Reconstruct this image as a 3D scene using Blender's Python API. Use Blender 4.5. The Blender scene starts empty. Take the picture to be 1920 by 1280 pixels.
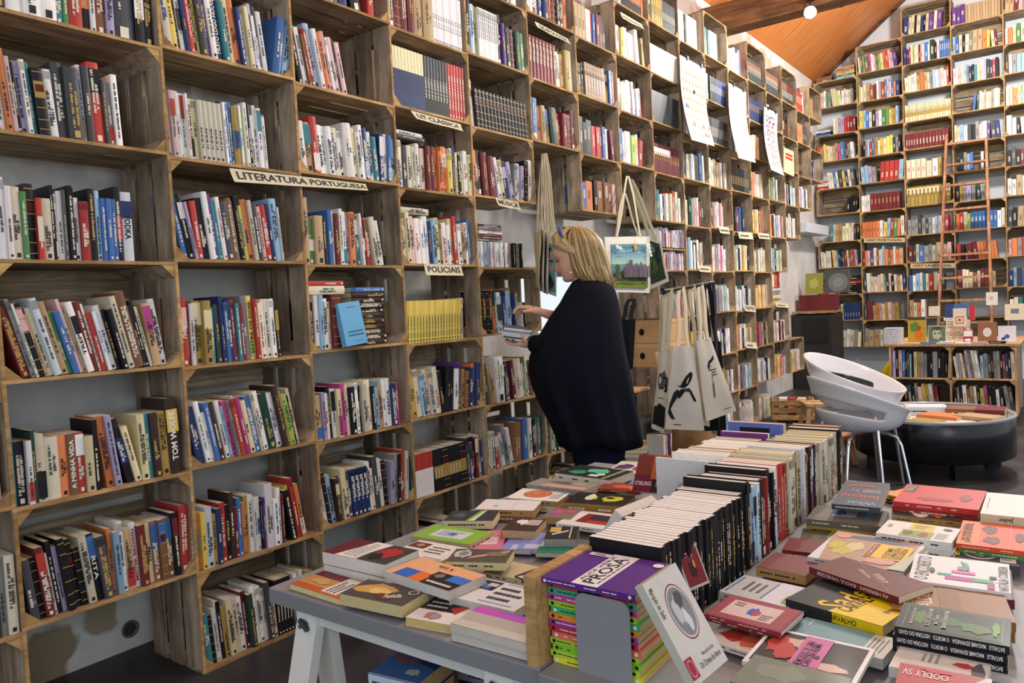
import bpy, math, random, re
from mathutils import Matrix, Vector
random.seed(7)
R = random.Random(11)
PI = math.pi
scn = bpy.context.scene
COL = scn.collection
# ------------------------------------------------------------------ camera, sky, lights, exposure
CAM = Vector((2.48919, -0.86713, 1.25092)); FPX = 1419.9
cR = Vector((0.80110885, 0.59648294, -0.04932256)); cD = Vector((-0.0107054, -0.06811425, -0.99762009)); cF = Vector((-0.59842294, 0.7997303, -0.04818134))
cam = bpy.data.cameras.new('camera'); camo = bpy.data.objects.new('camera', cam); COL.objects.link(camo)
m = Matrix.Identity(4)
for i, v in enumerate((cR, -cD, -cF)):
    for j in range(3): m[j][i] = v[j]
m.translation = CAM; camo.matrix_world = m
cam.sensor_width = 36; cam.lens = FPX / 1920 * 36; cam.clip_start = .05; cam.clip_end = 100
scn.camera = camo
w = bpy.data.worlds.new('daylight'); scn.world = w; w.use_nodes = True
w.node_tree.nodes['Background'].inputs[0].default_value = (.80, .89, 1.0, 1)
w.node_tree.nodes['Background'].inputs[1].default_value = .78
def lamp(kind, name, loc, energy, col=(1, .93, .82), size=.2, to=None, spot=None):
    l = bpy.data.lights.new(name, kind); l.energy = energy; l.color = col
    if kind == 'AREA': l.shape = 'DISK'; l.size = size
    else: l.shadow_soft_size = size
    if spot: l.spot_size = math.radians(spot); l.spot_blend = .6
    o = bpy.data.objects.new(name, l); COL.objects.link(o); o.location = loc
    if to is not None: o.rotation_euler = (Vector(to) - Vector(loc)).to_track_quat('-Z', 'Y').to_euler()
    return o
lamp('SPOT', 'beam_spotlight', (.70, 6.45, 3.60), 55, (1, .94, .86), .06, (-.2, 4.6, 2.4), 120)
lamp('POINT', 'ceiling_lamp', (2.1, 5.0, 3.5), 135, (1, .96, .90), .16)
lamp('POINT', 'ceiling_lamp', (2.0, 7.7, 3.9), 250, (1, .97, .93), .16)
lamp('POINT', 'ceiling_lamp', (1.7, 2.0, 3.7), 60, (1, .96, .90), .16)
lamp('POINT', 'ceiling_lamp', (3.2, -1.0, 3.6), 12, (1, .95, .88), .2)
lamp('AREA', 'side_window_light', (5.6, -2.2, 2.3), 22, (.88, .94, 1.0), 2.2, (0, 3.2, 1.3))  # soft cool fill added out of view towards the shelves; no window modelled there
scn.view_settings.view_transform = 'Standard'; scn.view_settings.look = 'None'
scn.view_settings.exposure = 0.5; scn.view_settings.gamma = 1.0; scn.view_settings.use_curve_mapping = False

# ------------------------------------------------------------------ helpers
def ray(u, v): return cR * ((u - 960) / FPX) + cD * ((v - 640) / FPX) + cF
def tz(u, v, z): d = ray(u, v); return CAM + d * ((z - CAM.z) / d.z)
def tx(u, v, x): d = ray(u, v); return CAM + d * ((x - CAM.x) / d.x)
def ty(u, v, y): d = ray(u, v); return CAM + d * ((y - CAM.y) / d.y)
def inview(p, mx=60):
    q = Vector(p) - CAM; Z = q.dot(cF)
    if Z < .1: return False
    u, v = 960 + FPX * q.dot(cR) / Z, 640 + FPX * q.dot(cD) / Z; return -mx < u < 1920 + mx and -mx < v < 1280 + mx
def lin(c): return c / 12.92 if c <= .04045 else ((c + .055) / 1.055) ** 2.4
def H(s):
    s = s.lstrip('#'); return tuple(lin(int(s[i:i + 2], 16) / 255) for i in (0, 2, 4)) + (1.0,)
PAL = dict(w='e9e8e3', c='d9cfb2', i='e3d6a0', t='b99a6c', k='1d1d22', g='4d8a46', G='23473c', b='3a6fb5', B='26396f', s='8fbcd8', q='2d8590',
           r='bf3026', m='76262b', o='de7a35', y='e6c53a', Y='a98c33', p='dcaead', x='c03a86', v='5f3a86', V='aaa0c4', e='8d8f8c', E='454a4e',
           l='a9c33c', u='8a5c39', U='43302a', a='c9d5e2')
def dull(c, a=.86):
    g_ = c[0] * .3 + c[1] * .6 + c[2] * .1; return tuple(g_ + (q - g_) * a for q in c[:3]) + (1.0,)
PAL = {k: dull(H(v)) for k, v in PAL.items()}
CNAME = dict(w='white', c='cream', i='pale yellow', t='tan', k='black', g='green', G='dark green', b='blue', B='navy', s='light blue', q='teal', r='red', m='maroon',
             o='orange', y='yellow', Y='mustard', p='pink', x='magenta', v='purple', V='lilac', e='grey', E='slate grey', l='lime', u='brown', U='dark brown', a='pale blue')
def jit(c, a=.12, rr=R):
    f = 1 + rr.uniform(-a, a); return (min(1, c[0] * f * (1 + rr.uniform(-.05, .05))), min(1, c[1] * f), min(1, c[2] * f * (1 + rr.uniform(-.05, .05))), 1)
def hx(c):
    return c if isinstance(c, tuple) else (PAL[c] if c in PAL else H(c))

def newmat(name, rough=.5, spec=.5, base=None, metal=0):
    mt = bpy.data.materials.new(name); mt.use_nodes = True; nt = mt.node_tree; b = nt.nodes['Principled BSDF']
    b.inputs['Roughness'].default_value = rough; b.inputs['Metallic'].default_value = metal
    b.inputs['Specular IOR Level'].default_value = spec
    if base is not None: b.inputs['Base Color'].default_value = base if len(base) == 4 else (*base, 1)
    return mt, nt, b
def nd(nt, t, **kw):
    n = nt.nodes.new(t)
    for k, v in kw.items(): setattr(n, k, v)
    return n
def attr_mat(name, rough, spec=.5, noise=.08, scale=60, bump=0, bscale=200, coat=0):
    mt, nt, b = newmat(name, rough, spec)
    a = nd(nt, 'ShaderNodeVertexColor', layer_name='Col')
    if noise:
        tc = nd(nt, 'ShaderNodeTexCoord'); n = nd(nt, 'ShaderNodeTexNoise'); n.inputs['Scale'].default_value = scale; n.inputs['Detail'].default_value = 3
        nt.links.new(tc.outputs['Object'], n.inputs['Vector'])
        mr = nd(nt, 'ShaderNodeMapRange'); mr.inputs[3].default_value = 1 - noise; mr.inputs[4].default_value = 1 + noise
        nt.links.new(n.outputs['Fac'], mr.inputs[0])
        mx = nd(nt, 'ShaderNodeVectorMath', operation='SCALE'); nt.links.new(a.outputs['Color'], mx.inputs[0]); nt.links.new(mr.outputs[0], mx.inputs['Scale'])
        nt.links.new(mx.outputs[0], b.inputs['Base Color'])
    else: nt.links.new(a.outputs['Color'], b.inputs['Base Color'])
    if bump:
        tc = nd(nt, 'ShaderNodeTexCoord'); n = nd(nt, 'ShaderNodeTexNoise'); n.inputs['Scale'].default_value = bscale
        nt.links.new(tc.outputs['Object'], n.inputs['Vector'])
        bp = nd(nt, 'ShaderNodeBump'); bp.inputs['Strength'].default_value = bump; bp.inputs['Distance'].default_value = .002
        nt.links.new(n.outputs['Fac'], bp.inputs['Height']); nt.links.new(bp.outputs[0], b.inputs['Normal'])
    if coat: b.inputs['Coat Weight'].default_value = coat; b.inputs['Coat Roughness'].default_value = .15
    return mt
M_COVER = attr_mat('printed_cover', .48, .22, .10, 45, coat=.03)
M_PAGE, nt, b = newmat('page_edges', .85, .2)
a = nd(nt, 'ShaderNodeVertexColor', layer_name='Col'); tc = nd(nt, 'ShaderNodeTexCoord'); n = nd(nt, 'ShaderNodeTexNoise'); n.inputs['Scale'].default_value = 90; n.inputs['Detail'].default_value = 4
nt.links.new(tc.outputs['Object'], n.inputs['Vector']); mr = nd(nt, 'ShaderNodeMapRange'); mr.inputs[3].default_value = .82; mr.inputs[4].default_value = 1.08
nt.links.new(n.outputs['Fac'], mr.inputs[0]); mx = nd(nt, 'ShaderNodeVectorMath', operation='SCALE'); nt.links.new(a.outputs['Color'], mx.inputs[0]); nt.links.new(mr.outputs[0], mx.inputs['Scale']); nt.links.new(mx.outputs[0], b.inputs['Base Color'])
M_CLOTH = attr_mat('canvas_cloth', .95, .1, .10, 120, bump=.5, bscale=900)
M_PAINT = attr_mat('painted_surface', .5, .4, .08, 15, bump=.1, bscale=120)
M_PAPER = attr_mat('printed_paper', .8, .2, .05, 30)
M_GLOSS = attr_mat('glossy_plastic', .22, .5, .02, 10)
M_CARD = attr_mat('cardboard', .9, .1, .10, 40)

def wood_mat(name, c1, c2, c3, axis, rough=.8, scale=(2, 30, 30), bump=.35):
    mt, nt, b = newmat(name, rough, .25)
    tc = nd(nt, 'ShaderNodeTexCoord'); oi = nd(nt, 'ShaderNodeObjectInfo')
    ad = nd(nt, 'ShaderNodeVectorMath', operation='ADD'); ms = nd(nt, 'ShaderNodeVectorMath', operation='SCALE'); ms.inputs['Scale'].default_value = 1
    cx = nd(nt, 'ShaderNodeCombineXYZ')
    mu = nd(nt, 'ShaderNodeMath', operation='MULTIPLY'); mu.inputs[1].default_value = 37.0
    nt.links.new(oi.outputs['Random'], mu.inputs[0])
    for k in range(3): nt.links.new(mu.outputs[0], cx.inputs[k])
    nt.links.new(tc.outputs['Object'], ad.inputs[0]); nt.links.new(cx.outputs[0], ad.inputs[1])
    mp = nd(nt, 'ShaderNodeMapping'); mp.inputs['Scale'].default_value = scale
    nt.links.new(ad.outputs[0], mp.inputs[0])
    n1 = nd(nt, 'ShaderNodeTexNoise'); n1.inputs['Scale'].default_value = 1.6; n1.inputs['Detail'].default_value = 8; n1.inputs['Roughness'].default_value = .65; n1.inputs['Distortion'].default_value = .6
    nt.links.new(mp.outputs[0], n1.inputs['Vector'])
    n2 = nd(nt, 'ShaderNodeTexNoise'); n2.inputs['Scale'].default_value = 6; n2.inputs['Detail'].default_value = 3
    nt.links.new(ad.outputs[0], n2.inputs['Vector'])
    cr = nd(nt, 'ShaderNodeValToRGB'); e = cr.color_ramp.elements
    e[0].position = .30; e[0].color = c1; e[1].position = .72; e[1].color = c3
    k = e.new(.5); k.color = c2
    nt.links.new(n1.outputs['Fac'], cr.inputs[0])
    mr = nd(nt, 'ShaderNodeMapRange'); mr.inputs[1].default_value = .3; mr.inputs[2].default_value = .7; mr.inputs[3].default_value = .62; mr.inputs[4].default_value = 1.15
    nt.links.new(n2.outputs['Fac'], mr.inputs[0])
    rr = nd(nt, 'ShaderNodeMapRange'); rr.inputs[3].default_value = .78; rr.inputs[4].default_value = 1.22; nt.links.new(oi.outputs['Random'], rr.inputs[0])
    mm = nd(nt, 'ShaderNodeMath', operation='MULTIPLY'); nt.links.new(mr.outputs[0], mm.inputs[0]); nt.links.new(rr.outputs[0], mm.inputs[1])
    sc = nd(nt, 'ShaderNodeVectorMath', operation='SCALE'); nt.links.new(cr.outputs[0], sc.inputs[0]); nt.links.new(mm.outputs[0], sc.inputs['Scale'])
    vc = nd(nt, 'ShaderNodeVertexColor', layer_name='Col'); vm = nd(nt, 'ShaderNodeVectorMath', operation='MULTIPLY'); nt.links.new(sc.outputs[0], vm.inputs[0]); nt.links.new(vc.outputs['Color'], vm.inputs[1])
    nt.links.new(vm.outputs[0], b.inputs['Base Color'])
    bp = nd(nt, 'ShaderNodeBump'); bp.inputs['Strength'].default_value = bump; bp.inputs['Distance'].default_value = .003
    nt.links.new(n1.outputs['Fac'], bp.inputs['Height']); nt.links.new(bp.outputs[0], b.inputs['Normal'])
    return mt
A1, A2, A3 = H('6a5a47'), H('a18b6e'), H('c8b392')
M_WX = wood_mat('aged_crate_wood', A1, A2, A3, 0, scale=(2, 30, 30))
M_WZ = wood_mat('aged_crate_wood_upright', H('6a5a49'), H('a3907a'), H('c3b39b'), 2, scale=(25, 12, 2))
M_EDGE = wood_mat('pale_cut_wood', H('8c6a42'), H('b8935f'), H('d3b07a'), 0, scale=(6, 20, 20), bump=.2)
M_PINE = wood_mat('pine_wood', H('a9825a'), H('c9a478'), H('dcbd93'), 0, scale=(20, 20, 2), bump=.15, rough=.6)
M_REDW = wood_mat('reddish_stained_wood', H('8a5a3c'), H('b07f5c'), H('c99c78'), 0, scale=(20, 20, 3), bump=.15, rough=.6)

class G:
    """collects faces and links them as one mesh object"""
    def __init__(s): s.v = []; s.f = []; s.c = []; s.m = []; s.sm = []; s.mats = []
    def mi(s, mat):
        if mat not in s.mats: s.mats.append(mat)
        return s.mats.index(mat)
    def add(s, vs, fs, mat, col=(1, 1, 1, 1), M=None, smooth=False):
        o = len(s.v); k = s.mi(mat); col = hx(col)
        if M is not None: s.v.extend([tuple(M @ Vector(p)) for p in vs])
        else: s.v.extend([tuple(p) for p in vs])
        for f in fs:
            s.f.append([o + q for q in f]); s.c.append(col); s.m.append(k); s.sm.append(smooth)
    def box(s, a, b, mat, col=(1, 1, 1, 1), M=None, skip=''):
        x0, y0, z0 = a; x1, y1, z1 = b
        vs = [(x0, y0, z0), (x1, y0, z0), (x1, y1, z0), (x0, y1, z0), (x0, y0, z1), (x1, y0, z1), (x1, y1, z1), (x0, y1, z1)]
        F = dict(d=(0, 3, 2, 1), t=(4, 5, 6, 7), f=(0, 1, 5, 4), r=(1, 2, 6, 5), b=(2, 3, 7, 6), l=(3, 0, 4, 7))
        s.add(vs, [F[k] for k in 'dtfrbl' if k not in skip], mat, col, M)
    def quad(s, pts, mat, col=(1, 1, 1, 1), M=None): s.add(pts, [tuple(range(len(pts)))], mat, col, M)
    def prism(s, poly, z0, z1, mat, col=(1, 1, 1, 1), M=None, smooth=False):
        n = len(poly); vs = [(x, y, z0) for x, y in poly] + [(x, y, z1) for x, y in poly]
        s.add(vs, [tuple(range(n - 1, -1, -1)), tuple(range(n, 2 * n))] , mat, col, M)
        s.add(vs, [(i, (i + 1) % n, n + (i + 1) % n, n + i) for i in range(n)], mat, col, M, smooth)
    def rings(s, rs, mat, col=(1, 1, 1, 1), M=None, closed=True, caps=True, smooth=True):
        n = len(rs[0]); vs = [p for r in rs for p in r]; fs = []
        for j in range(len(rs) - 1):
            for i in range(n if closed else n - 1):
                a = j * n + i; b2 = j * n + (i + 1) % n; fs.append((a, b2, b2 + n, a + n))
        s.add(vs, fs, mat, col, M, smooth)
        if caps and closed:
            s.add(rs[0], [tuple(range(n - 1, -1, -1))], mat, col, M); s.add(rs[-1], [tuple(range(n))], mat, col, M)
    def tube(s, pts, r, mat, col=(1, 1, 1, 1), n=8, M=None, flat=1.0):
        pts = [Vector(p) for p in pts]; rs = []; up = Vector((0, 0, 1)); prev = None
        rad = r if isinstance(r, (list, tuple)) else [r] * len(pts)
        for i, p in enumerate(pts):
            t = (pts[min(i + 1, len(pts) - 1)] - pts[max(i - 1, 0)]).normalized()
            if prev is None:
                a = t.cross(up)
                if a.length < .1: a = t.cross(Vector((1, 0, 0)))
            else: a = prev - t * prev.dot(t)
            a.normalize(); prev = a; bb = t.cross(a)
            rs.append([tuple(p + a * (math.cos(2 * PI * k / n) * rad[i]) + bb * (math.sin(2 * PI * k / n) * rad[i] * flat)) for k in range(n)])
        s.rings(rs, mat, col, M)
    def lathe(s, prof, mat, col=(1, 1, 1, 1), n=32, M=None, caps=False):
        s.rings([[(r * math.cos(2 * PI * k / n), r * math.sin(2 * PI * k / n), z) for k in range(n)] for r, z in prof], mat, col, M, caps=caps)
    def build(s, name, parent=None, label=None, cat=None, group=None, kind=None, M=None):
        me = bpy.data.meshes.new(name); me.from_pydata(s.v, [], s.f)
        for k in s.mats: me.materials.append(k)
        me.polygons.foreach_set('material_index', s.m); me.polygons.foreach_set('use_smooth', s.sm)
        ca = me.color_attributes.new('Col', 'FLOAT_COLOR', 'CORNER'); buf = []
        for f, c in zip(s.f, s.c): buf.extend(list(c) * len(f))
        ca.data.foreach_set('color', buf); me.update()
        o = bpy.data.objects.new(name, me); COL.objects.link(o)
        if parent is not None: o.parent = parent
        if M is not None: o.matrix_world = M
        tag(o, label, cat, group, kind); return o
def tag(o, label=None, cat=None, group=None, kind=None):
    if label: o['label'] = label
    if cat: o['category'] = cat
    if group: o['group'] = group
    if kind: o['kind'] = kind
def thing(name, label, cat, loc=(0, 0, 0), rz=0, group=None, M=None):
    o = bpy.data.objects.new(name, None); COL.objects.link(o); o.empty_display_size = .05
    if M is not None: o.matrix_world = M
    else: o.location = loc; o.rotation_euler = (0, 0, rz)
    tag(o, label, cat, group); return o
def frame(o, ex, ey, ez):
    mm = Matrix.Identity(4)
    for i, v in enumerate((ex, ey, ez)):
        for j in range(3): mm[j][i] = v[j]
    mm.translation = o; return mm
_tc = {}
def text_poly(s, bold=0.0):
    """outline lettering as flat faces, cap height 1, centred at the origin"""
    if (s, bold) in _tc: return _tc[(s, bold)]
    cu = bpy.data.curves.new('lettering', 'FONT'); cu.body = s; cu.size = 1.4; cu.resolution_u = 2; cu.offset = bold; cu.align_x = 'CENTER'; cu.align_y = 'CENTER'
    ob = bpy.data.objects.new('lettering', cu); COL.objects.link(ob); bpy.context.view_layer.update()
    dg = bpy.context.evaluated_depsgraph_get(); me = bpy.data.meshes.new_from_object(ob.evaluated_get(dg))
    vs = [(p.co.x, p.co.y) for p in me.vertices]; fs = [tuple(p.vertices) for p in me.polygons]
    bpy.data.objects.remove(ob); bpy.data.curves.remove(cu); bpy.data.meshes.remove(me)
    wd = (max(v[0] for v in vs) - min(v[0] for v in vs)) if vs else 1
    _tc[(s, bold)] = (vs, fs, wd); return _tc[(s, bold)]
def put_text(g, s, M, height, width=None, col='k', mat=None, bold=0.02):
    """M maps x right, y up, z out of the surface; width squeezes the line to fit"""
    vs, fs, wd = text_poly(s, bold); sx = height
    if width: sx = width / wd
    g.add([(x * sx, y * height, 0) for x, y in vs], fs, mat or M_COVER, col, M)
# ------------------------------------------------------------------ the room
CW = .55; CH = .3641; CD_ = .335; XW = -.45; YB = 10.214; YW = 10.60
X0 = -.3914; ZB = 4.0858
def BY(i): return CW * i if i <= 5 else 2.75 + .5225 * (i - 5)
def BZ(r): return (4 - r) * CH
EAVE = 4.17; SL = .78
def ceil_z(x): return EAVE + SL * (x - XW)
def struct(g, name): return g.build(name, kind='structure')
# plaster
M_PLASTER, nt, b = newmat('rough_whitewashed_plaster', .92, .15)
tc = nd(nt, 'ShaderNodeTexCoord'); n1 = nd(nt, 'ShaderNodeTexNoise'); n1.inputs['Scale'].default_value = 2.2; n1.inputs['Detail'].default_value = 8; n1.inputs['Roughness'].default_value = .6
nt.links.new(tc.outputs['Object'], n1.inputs['Vector'])
cr = nd(nt, 'ShaderNodeValToRGB'); e = cr.color_ramp.elements; e[0].position = .32; e[0].color = H('cdc8bf'); e[1].position = .62; e[1].color = H('e4e4e1')
nt.links.new(n1.outputs['Fac'], cr.inputs[0])
n2 = nd(nt, 'ShaderNodeTexNoise'); n2.inputs['Scale'].default_value = 5; n2.inputs['Detail'].default_value = 6
nt.links.new(tc.outputs['Object'], n2.inputs['Vector'])
def blob_mask(nt, tc, ctr, rad, n2):
    sb = nd(nt, 'ShaderNodeVectorMath', operation='SUBTRACT'); sb.inputs[1].default_value = ctr; nt.links.new(tc.outputs['Object'], sb.inputs[0])
    dv = nd(nt, 'ShaderNodeVectorMath', operation='DIVIDE'); dv.inputs[1].default_value = rad; nt.links.new(sb.outputs[0], dv.inputs[0])
    ln = nd(nt, 'ShaderNodeVectorMath', operation='LENGTH'); nt.links.new(dv.outputs[0], ln.inputs[0])
    ad = nd(nt, 'ShaderNodeMath', operation='MULTIPLY_ADD'); ad.inputs[1].default_value = 2.2; nt.links.new(n2.outputs['Fac'], ad.inputs[0]); nt.links.new(ln.outputs['Value'], ad.inputs[2])
    lt = nd(nt, 'ShaderNodeMapRange'); lt.inputs[1].default_value = 1.75; lt.inputs[2].default_value = 1.95; lt.inputs[3].default_value = 1; lt.inputs[4].default_value = 0; nt.links.new(ad.outputs[0], lt.inputs[0]); return lt.outputs[0]
prev = cr.outputs[0]
for ctr, rad, c in (((XW, .20, .05), (.5, .15, .16), 'a08f74'), ((XW, .42, .2), (.5, .09, .13), 'a99a80'), ((-.4, 7.2, 3.95), (.6, 2.5, .22), 'd3b2a0'), ((-.4, 6.0, 3.85), (.6, .5, .3), 'd8cfc4')):
    mk = blob_mask(nt, tc, ctr, rad, n2); mx = nd(nt, 'ShaderNodeMix', data_type='RGBA'); mx.inputs[7].default_value = H(c)
    nt.links.new(mk, mx.inputs[0]); nt.links.new(prev, mx.inputs[6]); prev = mx.outputs[2]
nt.links.new(prev, b.inputs['Base Color'])
n3 = nd(nt, 'ShaderNodeTexNoise'); n3.inputs['Scale'].default_value = 14; n3.inputs['Detail'].default_value = 6; nt.links.new(tc.outputs['Object'], n3.inputs['Vector'])
bp = nd(nt, 'ShaderNodeBump'); bp.inputs['Strength'].default_value = .5; bp.inputs['Distance'].default_value = .02
nt.links.new(n3.outputs['Fac'], bp.inputs['Height']); nt.links.new(bp.outputs[0], b.inputs['Normal'])
M_PLAIN, nt, b = newmat('smooth_grey_wall_paint', .9, .15, H('d2d7dc'))
# floor
M_FLOOR, nt, b = newmat('dark_worn_floor', .42, .35)
tc = nd(nt, 'ShaderNodeTexCoord'); n1 = nd(nt, 'ShaderNodeTexNoise'); n1.inputs['Scale'].default_value = 3; n1.inputs['Detail'].default_value = 9
nt.links.new(tc.outputs['Object'], n1.inputs['Vector']); cr = nd(nt, 'ShaderNodeValToRGB'); e = cr.color_ramp.elements
e[0].position = .3; e[0].color = H('26272b'); e[1].position = .7; e[1].color = H('45464a'); nt.links.new(n1.outputs['Fac'], cr.inputs[0]); nt.links.new(cr.outputs[0], b.inputs['Base Color'])
mr = nd(nt, 'ShaderNodeMapRange'); mr.inputs[3].default_value = .3; mr.inputs[4].default_value = .62; nt.links.new(n1.outputs['Fac'], mr.inputs[0]); nt.links.new(mr.outputs[0], b.inputs['Roughness'])
# ceiling boards
M_CEIL, nt, b = newmat('varnished_orange_boards', .38, .4)
tc = nd(nt, 'ShaderNodeTexCoord'); mp = nd(nt, 'ShaderNodeMapping'); mp.inputs['Scale'].default_value = (1.2, 26, 1.2); nt.links.new(tc.outputs['Object'], mp.inputs[0])
n1 = nd(nt, 'ShaderNodeTexNoise'); n1.inputs['Scale'].default_value = 2; n1.inputs['Detail'].default_value = 6; nt.links.new(mp.outputs[0], n1.inputs['Vector'])
cr = nd(nt, 'ShaderNodeValToRGB'); e = cr.color_ramp.elements; e[0].position = .3; e[0].color = H('b8662e'); e[1].position = .75; e[1].color = H('dd9450'); nt.links.new(n1.outputs['Fac'], cr.inputs[0])
sx = nd(nt, 'ShaderNodeSeparateXYZ'); nt.links.new(tc.outputs['Object'], sx.inputs[0])
ml = nd(nt, 'ShaderNodeMath', operation='MULTIPLY'); ml.inputs[1].default_value = 10.5; nt.links.new(sx.outputs[1], ml.inputs[0])
fr = nd(nt, 'ShaderNodeMath', operation='FRACT'); nt.links.new(ml.outputs[0], fr.inputs[0]); gt = nd(nt, 'ShaderNodeMath', operation='GREATER_THAN'); gt.inputs[1].default_value = .06; nt.links.new(fr.outputs[0], gt.inputs[0])
mr = nd(nt, 'ShaderNodeMapRange'); mr.inputs[3].default_value = .55; mr.inputs[4].default_value = 1; nt.links.new(gt.outputs[0], mr.inputs[0])
sc = nd(nt, 'ShaderNodeVectorMath', operation='SCALE'); nt.links.new(cr.outputs[0], sc.inputs[0]); nt.links.new(mr.outputs[0], sc.inputs['Scale']); nt.links.new(sc.outputs[0], b.inputs['Base Color'])

g = G(); g.box((-.8, -4, -.1), (8, YW + .2, 0), M_FLOOR); struct(g, 'floor')
# left wall with the window opening
WY0, WY1, WZ0, WZ1 = 3.18, 5.10, .98, 1.50
g = G()
g.box((XW - .35, -4, 0), (XW, WY0, EAVE), M_PLASTER); g.box((XW - .35, WY1, 0), (XW, YW + .2, EAVE), M_PLASTER)
g.box((XW - .35, WY0, 0), (XW, WY1, WZ0), M_PLASTER); g.box((XW - .35, WY0, WZ1), (XW, WY1, EAVE), M_PLASTER)
struct(g, 'wall_left')
g = G()
for a_, b_ in (((-.34, 0), (-.29, 1)), ((-.34, 0), (-.29, 1))): pass
for y0, y1, z0, z1 in ((WY0, WY0 + .05, WZ0, WZ1), (WY1 - .05, WY1, WZ0, WZ1), (WY0 + .05, WY1 - .05, WZ0, WZ0 + .05), (WY0 + .05, WY1 - .05, WZ1 - .05, WZ1), (3.66, 3.72, WZ0 + .05, WZ1 - .05)):
    g.box((XW - .3, y0, z0), (XW - .25, y1, z1), M_PAINT, '9a9c98')
wf = struct(g, 'window_1')
M_GL, nt, b = newmat('window_glass', .05, .5, (1, 1, 1)); b.inputs['Transmission Weight'].default_value = 1; b.inputs['IOR'].default_value = 1.1
g = G(); g.box((XW - .28, WY0 + .05, WZ0 + .05), (XW - .275, WY1 - .05, WZ1 - .05), M_GL); g.build('pane', wf)
g = G()   # gable wall
g.add([(XW - .35, YW, 0), (8, YW, 0), (8, YW, ceil_z(8)), (XW, YW, EAVE), (XW - .35, YW, EAVE), (XW - .35, YW + .2, 0), (8, YW + .2, 0), (8, YW + .2, ceil_z(8)), (XW, YW + .2, EAVE), (XW - .35, YW + .2, EAVE)],
      [(0, 1, 2, 3, 4), (9, 8, 7, 6, 5), (0, 5, 6, 1), (2, 7, 8, 3), (3, 8, 9, 4), (1, 6, 7, 2), (0, 4, 9, 5)], M_PLAIN); struct(g, 'wall_back')
g = G(); x1 = 3.4; z1 = ceil_z(x1)
for (xa, za, xb, zb) in ((XW - .4, ceil_z(XW - .4), x1, z1), (x1, z1, 8, z1 - (8 - x1) * .6)):
    g.add([(xa, -4, za), (xb, -4, zb), (xb, YW + .2, zb), (xa, YW + .2, za), (xa, -4, za + .08), (xb, -4, zb + .08), (xb, YW + .2, zb + .08), (xa, YW + .2, za + .08)],
          [(0, 3, 2, 1), (4, 5, 6, 7), (0, 1, 5, 4), (1, 2, 6, 5), (2, 3, 7, 6), (3, 0, 4, 7)], M_CEIL)
struct(g, 'ceiling')
M_BEAM = wood_mat('dark_beam_wood', H('4a3020'), H('6f4c30'), H('8b6644'), 0, scale=(1, 14, 14), rough=.6)
g = G(); g.box((XW - .05, 6.42, 3.80), (7.5, 6.62, 4.06), M_BEAM); struct(g, 'trim_1')
g = G(); g.prism([(0, 0), (8, 8 * SL), (8, 8 * SL - .05), (0, -.05)], 0, .05, M_BEAM, M=frame(Vector((XW, YW, EAVE)), Vector((1, 0, 0)), Vector((0, 0, 1)), Vector((0, -1, 0)))); struct(g, 'trim_2')
g = G(); g.box((XW, 8.95, 1.98), (-.20, 10.0, 2.10), M_PLAIN); struct(g, 'trim_3')
# hole and pipe stub low on the wall
g = G(); p = tx(243, 1178, XW)
g.lathe([(.032, 0), (.034, .006), (.028, .008), (.024, .004), (.022, -.0)], M_PAINT, '6b675c', 20, frame(p + Vector((.001, 0, 0)), Vector((0, 1, 0)), Vector((0, 0, 1)), Vector((1, 0, 0))))
g.lathe([(.024, .003), (.001, .003)], M_PAINT, '3a382f', 20, frame(p + Vector((.001, 0, 0)), Vector((0, 1, 0)), Vector((0, 0, 1)), Vector((1, 0, 0))))
g.build('wall_socket_box', label='round dark junction hole in stained plaster below the lowest left shelf', cat='wall fitting')
g = G(); p = tx(234, 1252, XW)
g.tube([p + Vector((-.01, 0, 0)), p + Vector((.03, 0, .0)), p + Vector((.06, 0, -.02))], .032, M_PAINT, '4a4338', 12)
g.build('pipe_stub', label='stubby dark pipe end sticking out of stained wall near the floor', cat='pipe')
# lamps on the beam
def spotlight(x, y, z, lit, label, tgt):
    t = thing('spotlight', label, 'lamp', (x, y, z + .14))
    g = G(); g.box((-.03, -.03, -.02), (.03, .03, .0), M_PAINT, '202020'); g.tube([(0, 0, 0), (0, 0, -.07)], .008, M_PAINT, '202020'); g.build('bracket', t)
    d = (Vector(tgt) - Vector((x, y, z))).normalized(); q = d.to_track_quat('Z', 'Y').to_matrix().to_4x4(); q.translation = Vector((0, 0, -.12))
    g = G(); g.lathe([(.001, -.06), (.045, -.06), (.05, -.03), (.058, .05), (.054, .05), (.046, -.02), (.001, -.03)], M_PAINT, '26262a', 20, q); g.build('lamp_housing', t)
    if lit:
        me, nt, b = newmat('glowing_lamp_glass', .3, .5, (1, 1, 1)); b.inputs['Emission Color'].default_value = (1, .95, .8, 1); b.inputs['Emission Strength'].default_value = 30
    else: me = M_PAINT
    g = G(); g.lathe([(.001, .035), (.053, .035), (.053, .03), (.001, .03)], me, '333333', 20, q); g.build('lens', t)
sp = ty(1520, 27, 6.36); spotlight(sp.x, sp.y, sp.z, True, 'lit spotlight glowing white under the dark roof beam', (1.6, 0, 1.2))
sp = ty(1577, 4, 7.2); spotlight(sp.x, sp.y, sp.z, False, 'small unlit black spotlight right of the glowing one', (1.6, 3, 1.2))
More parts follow.
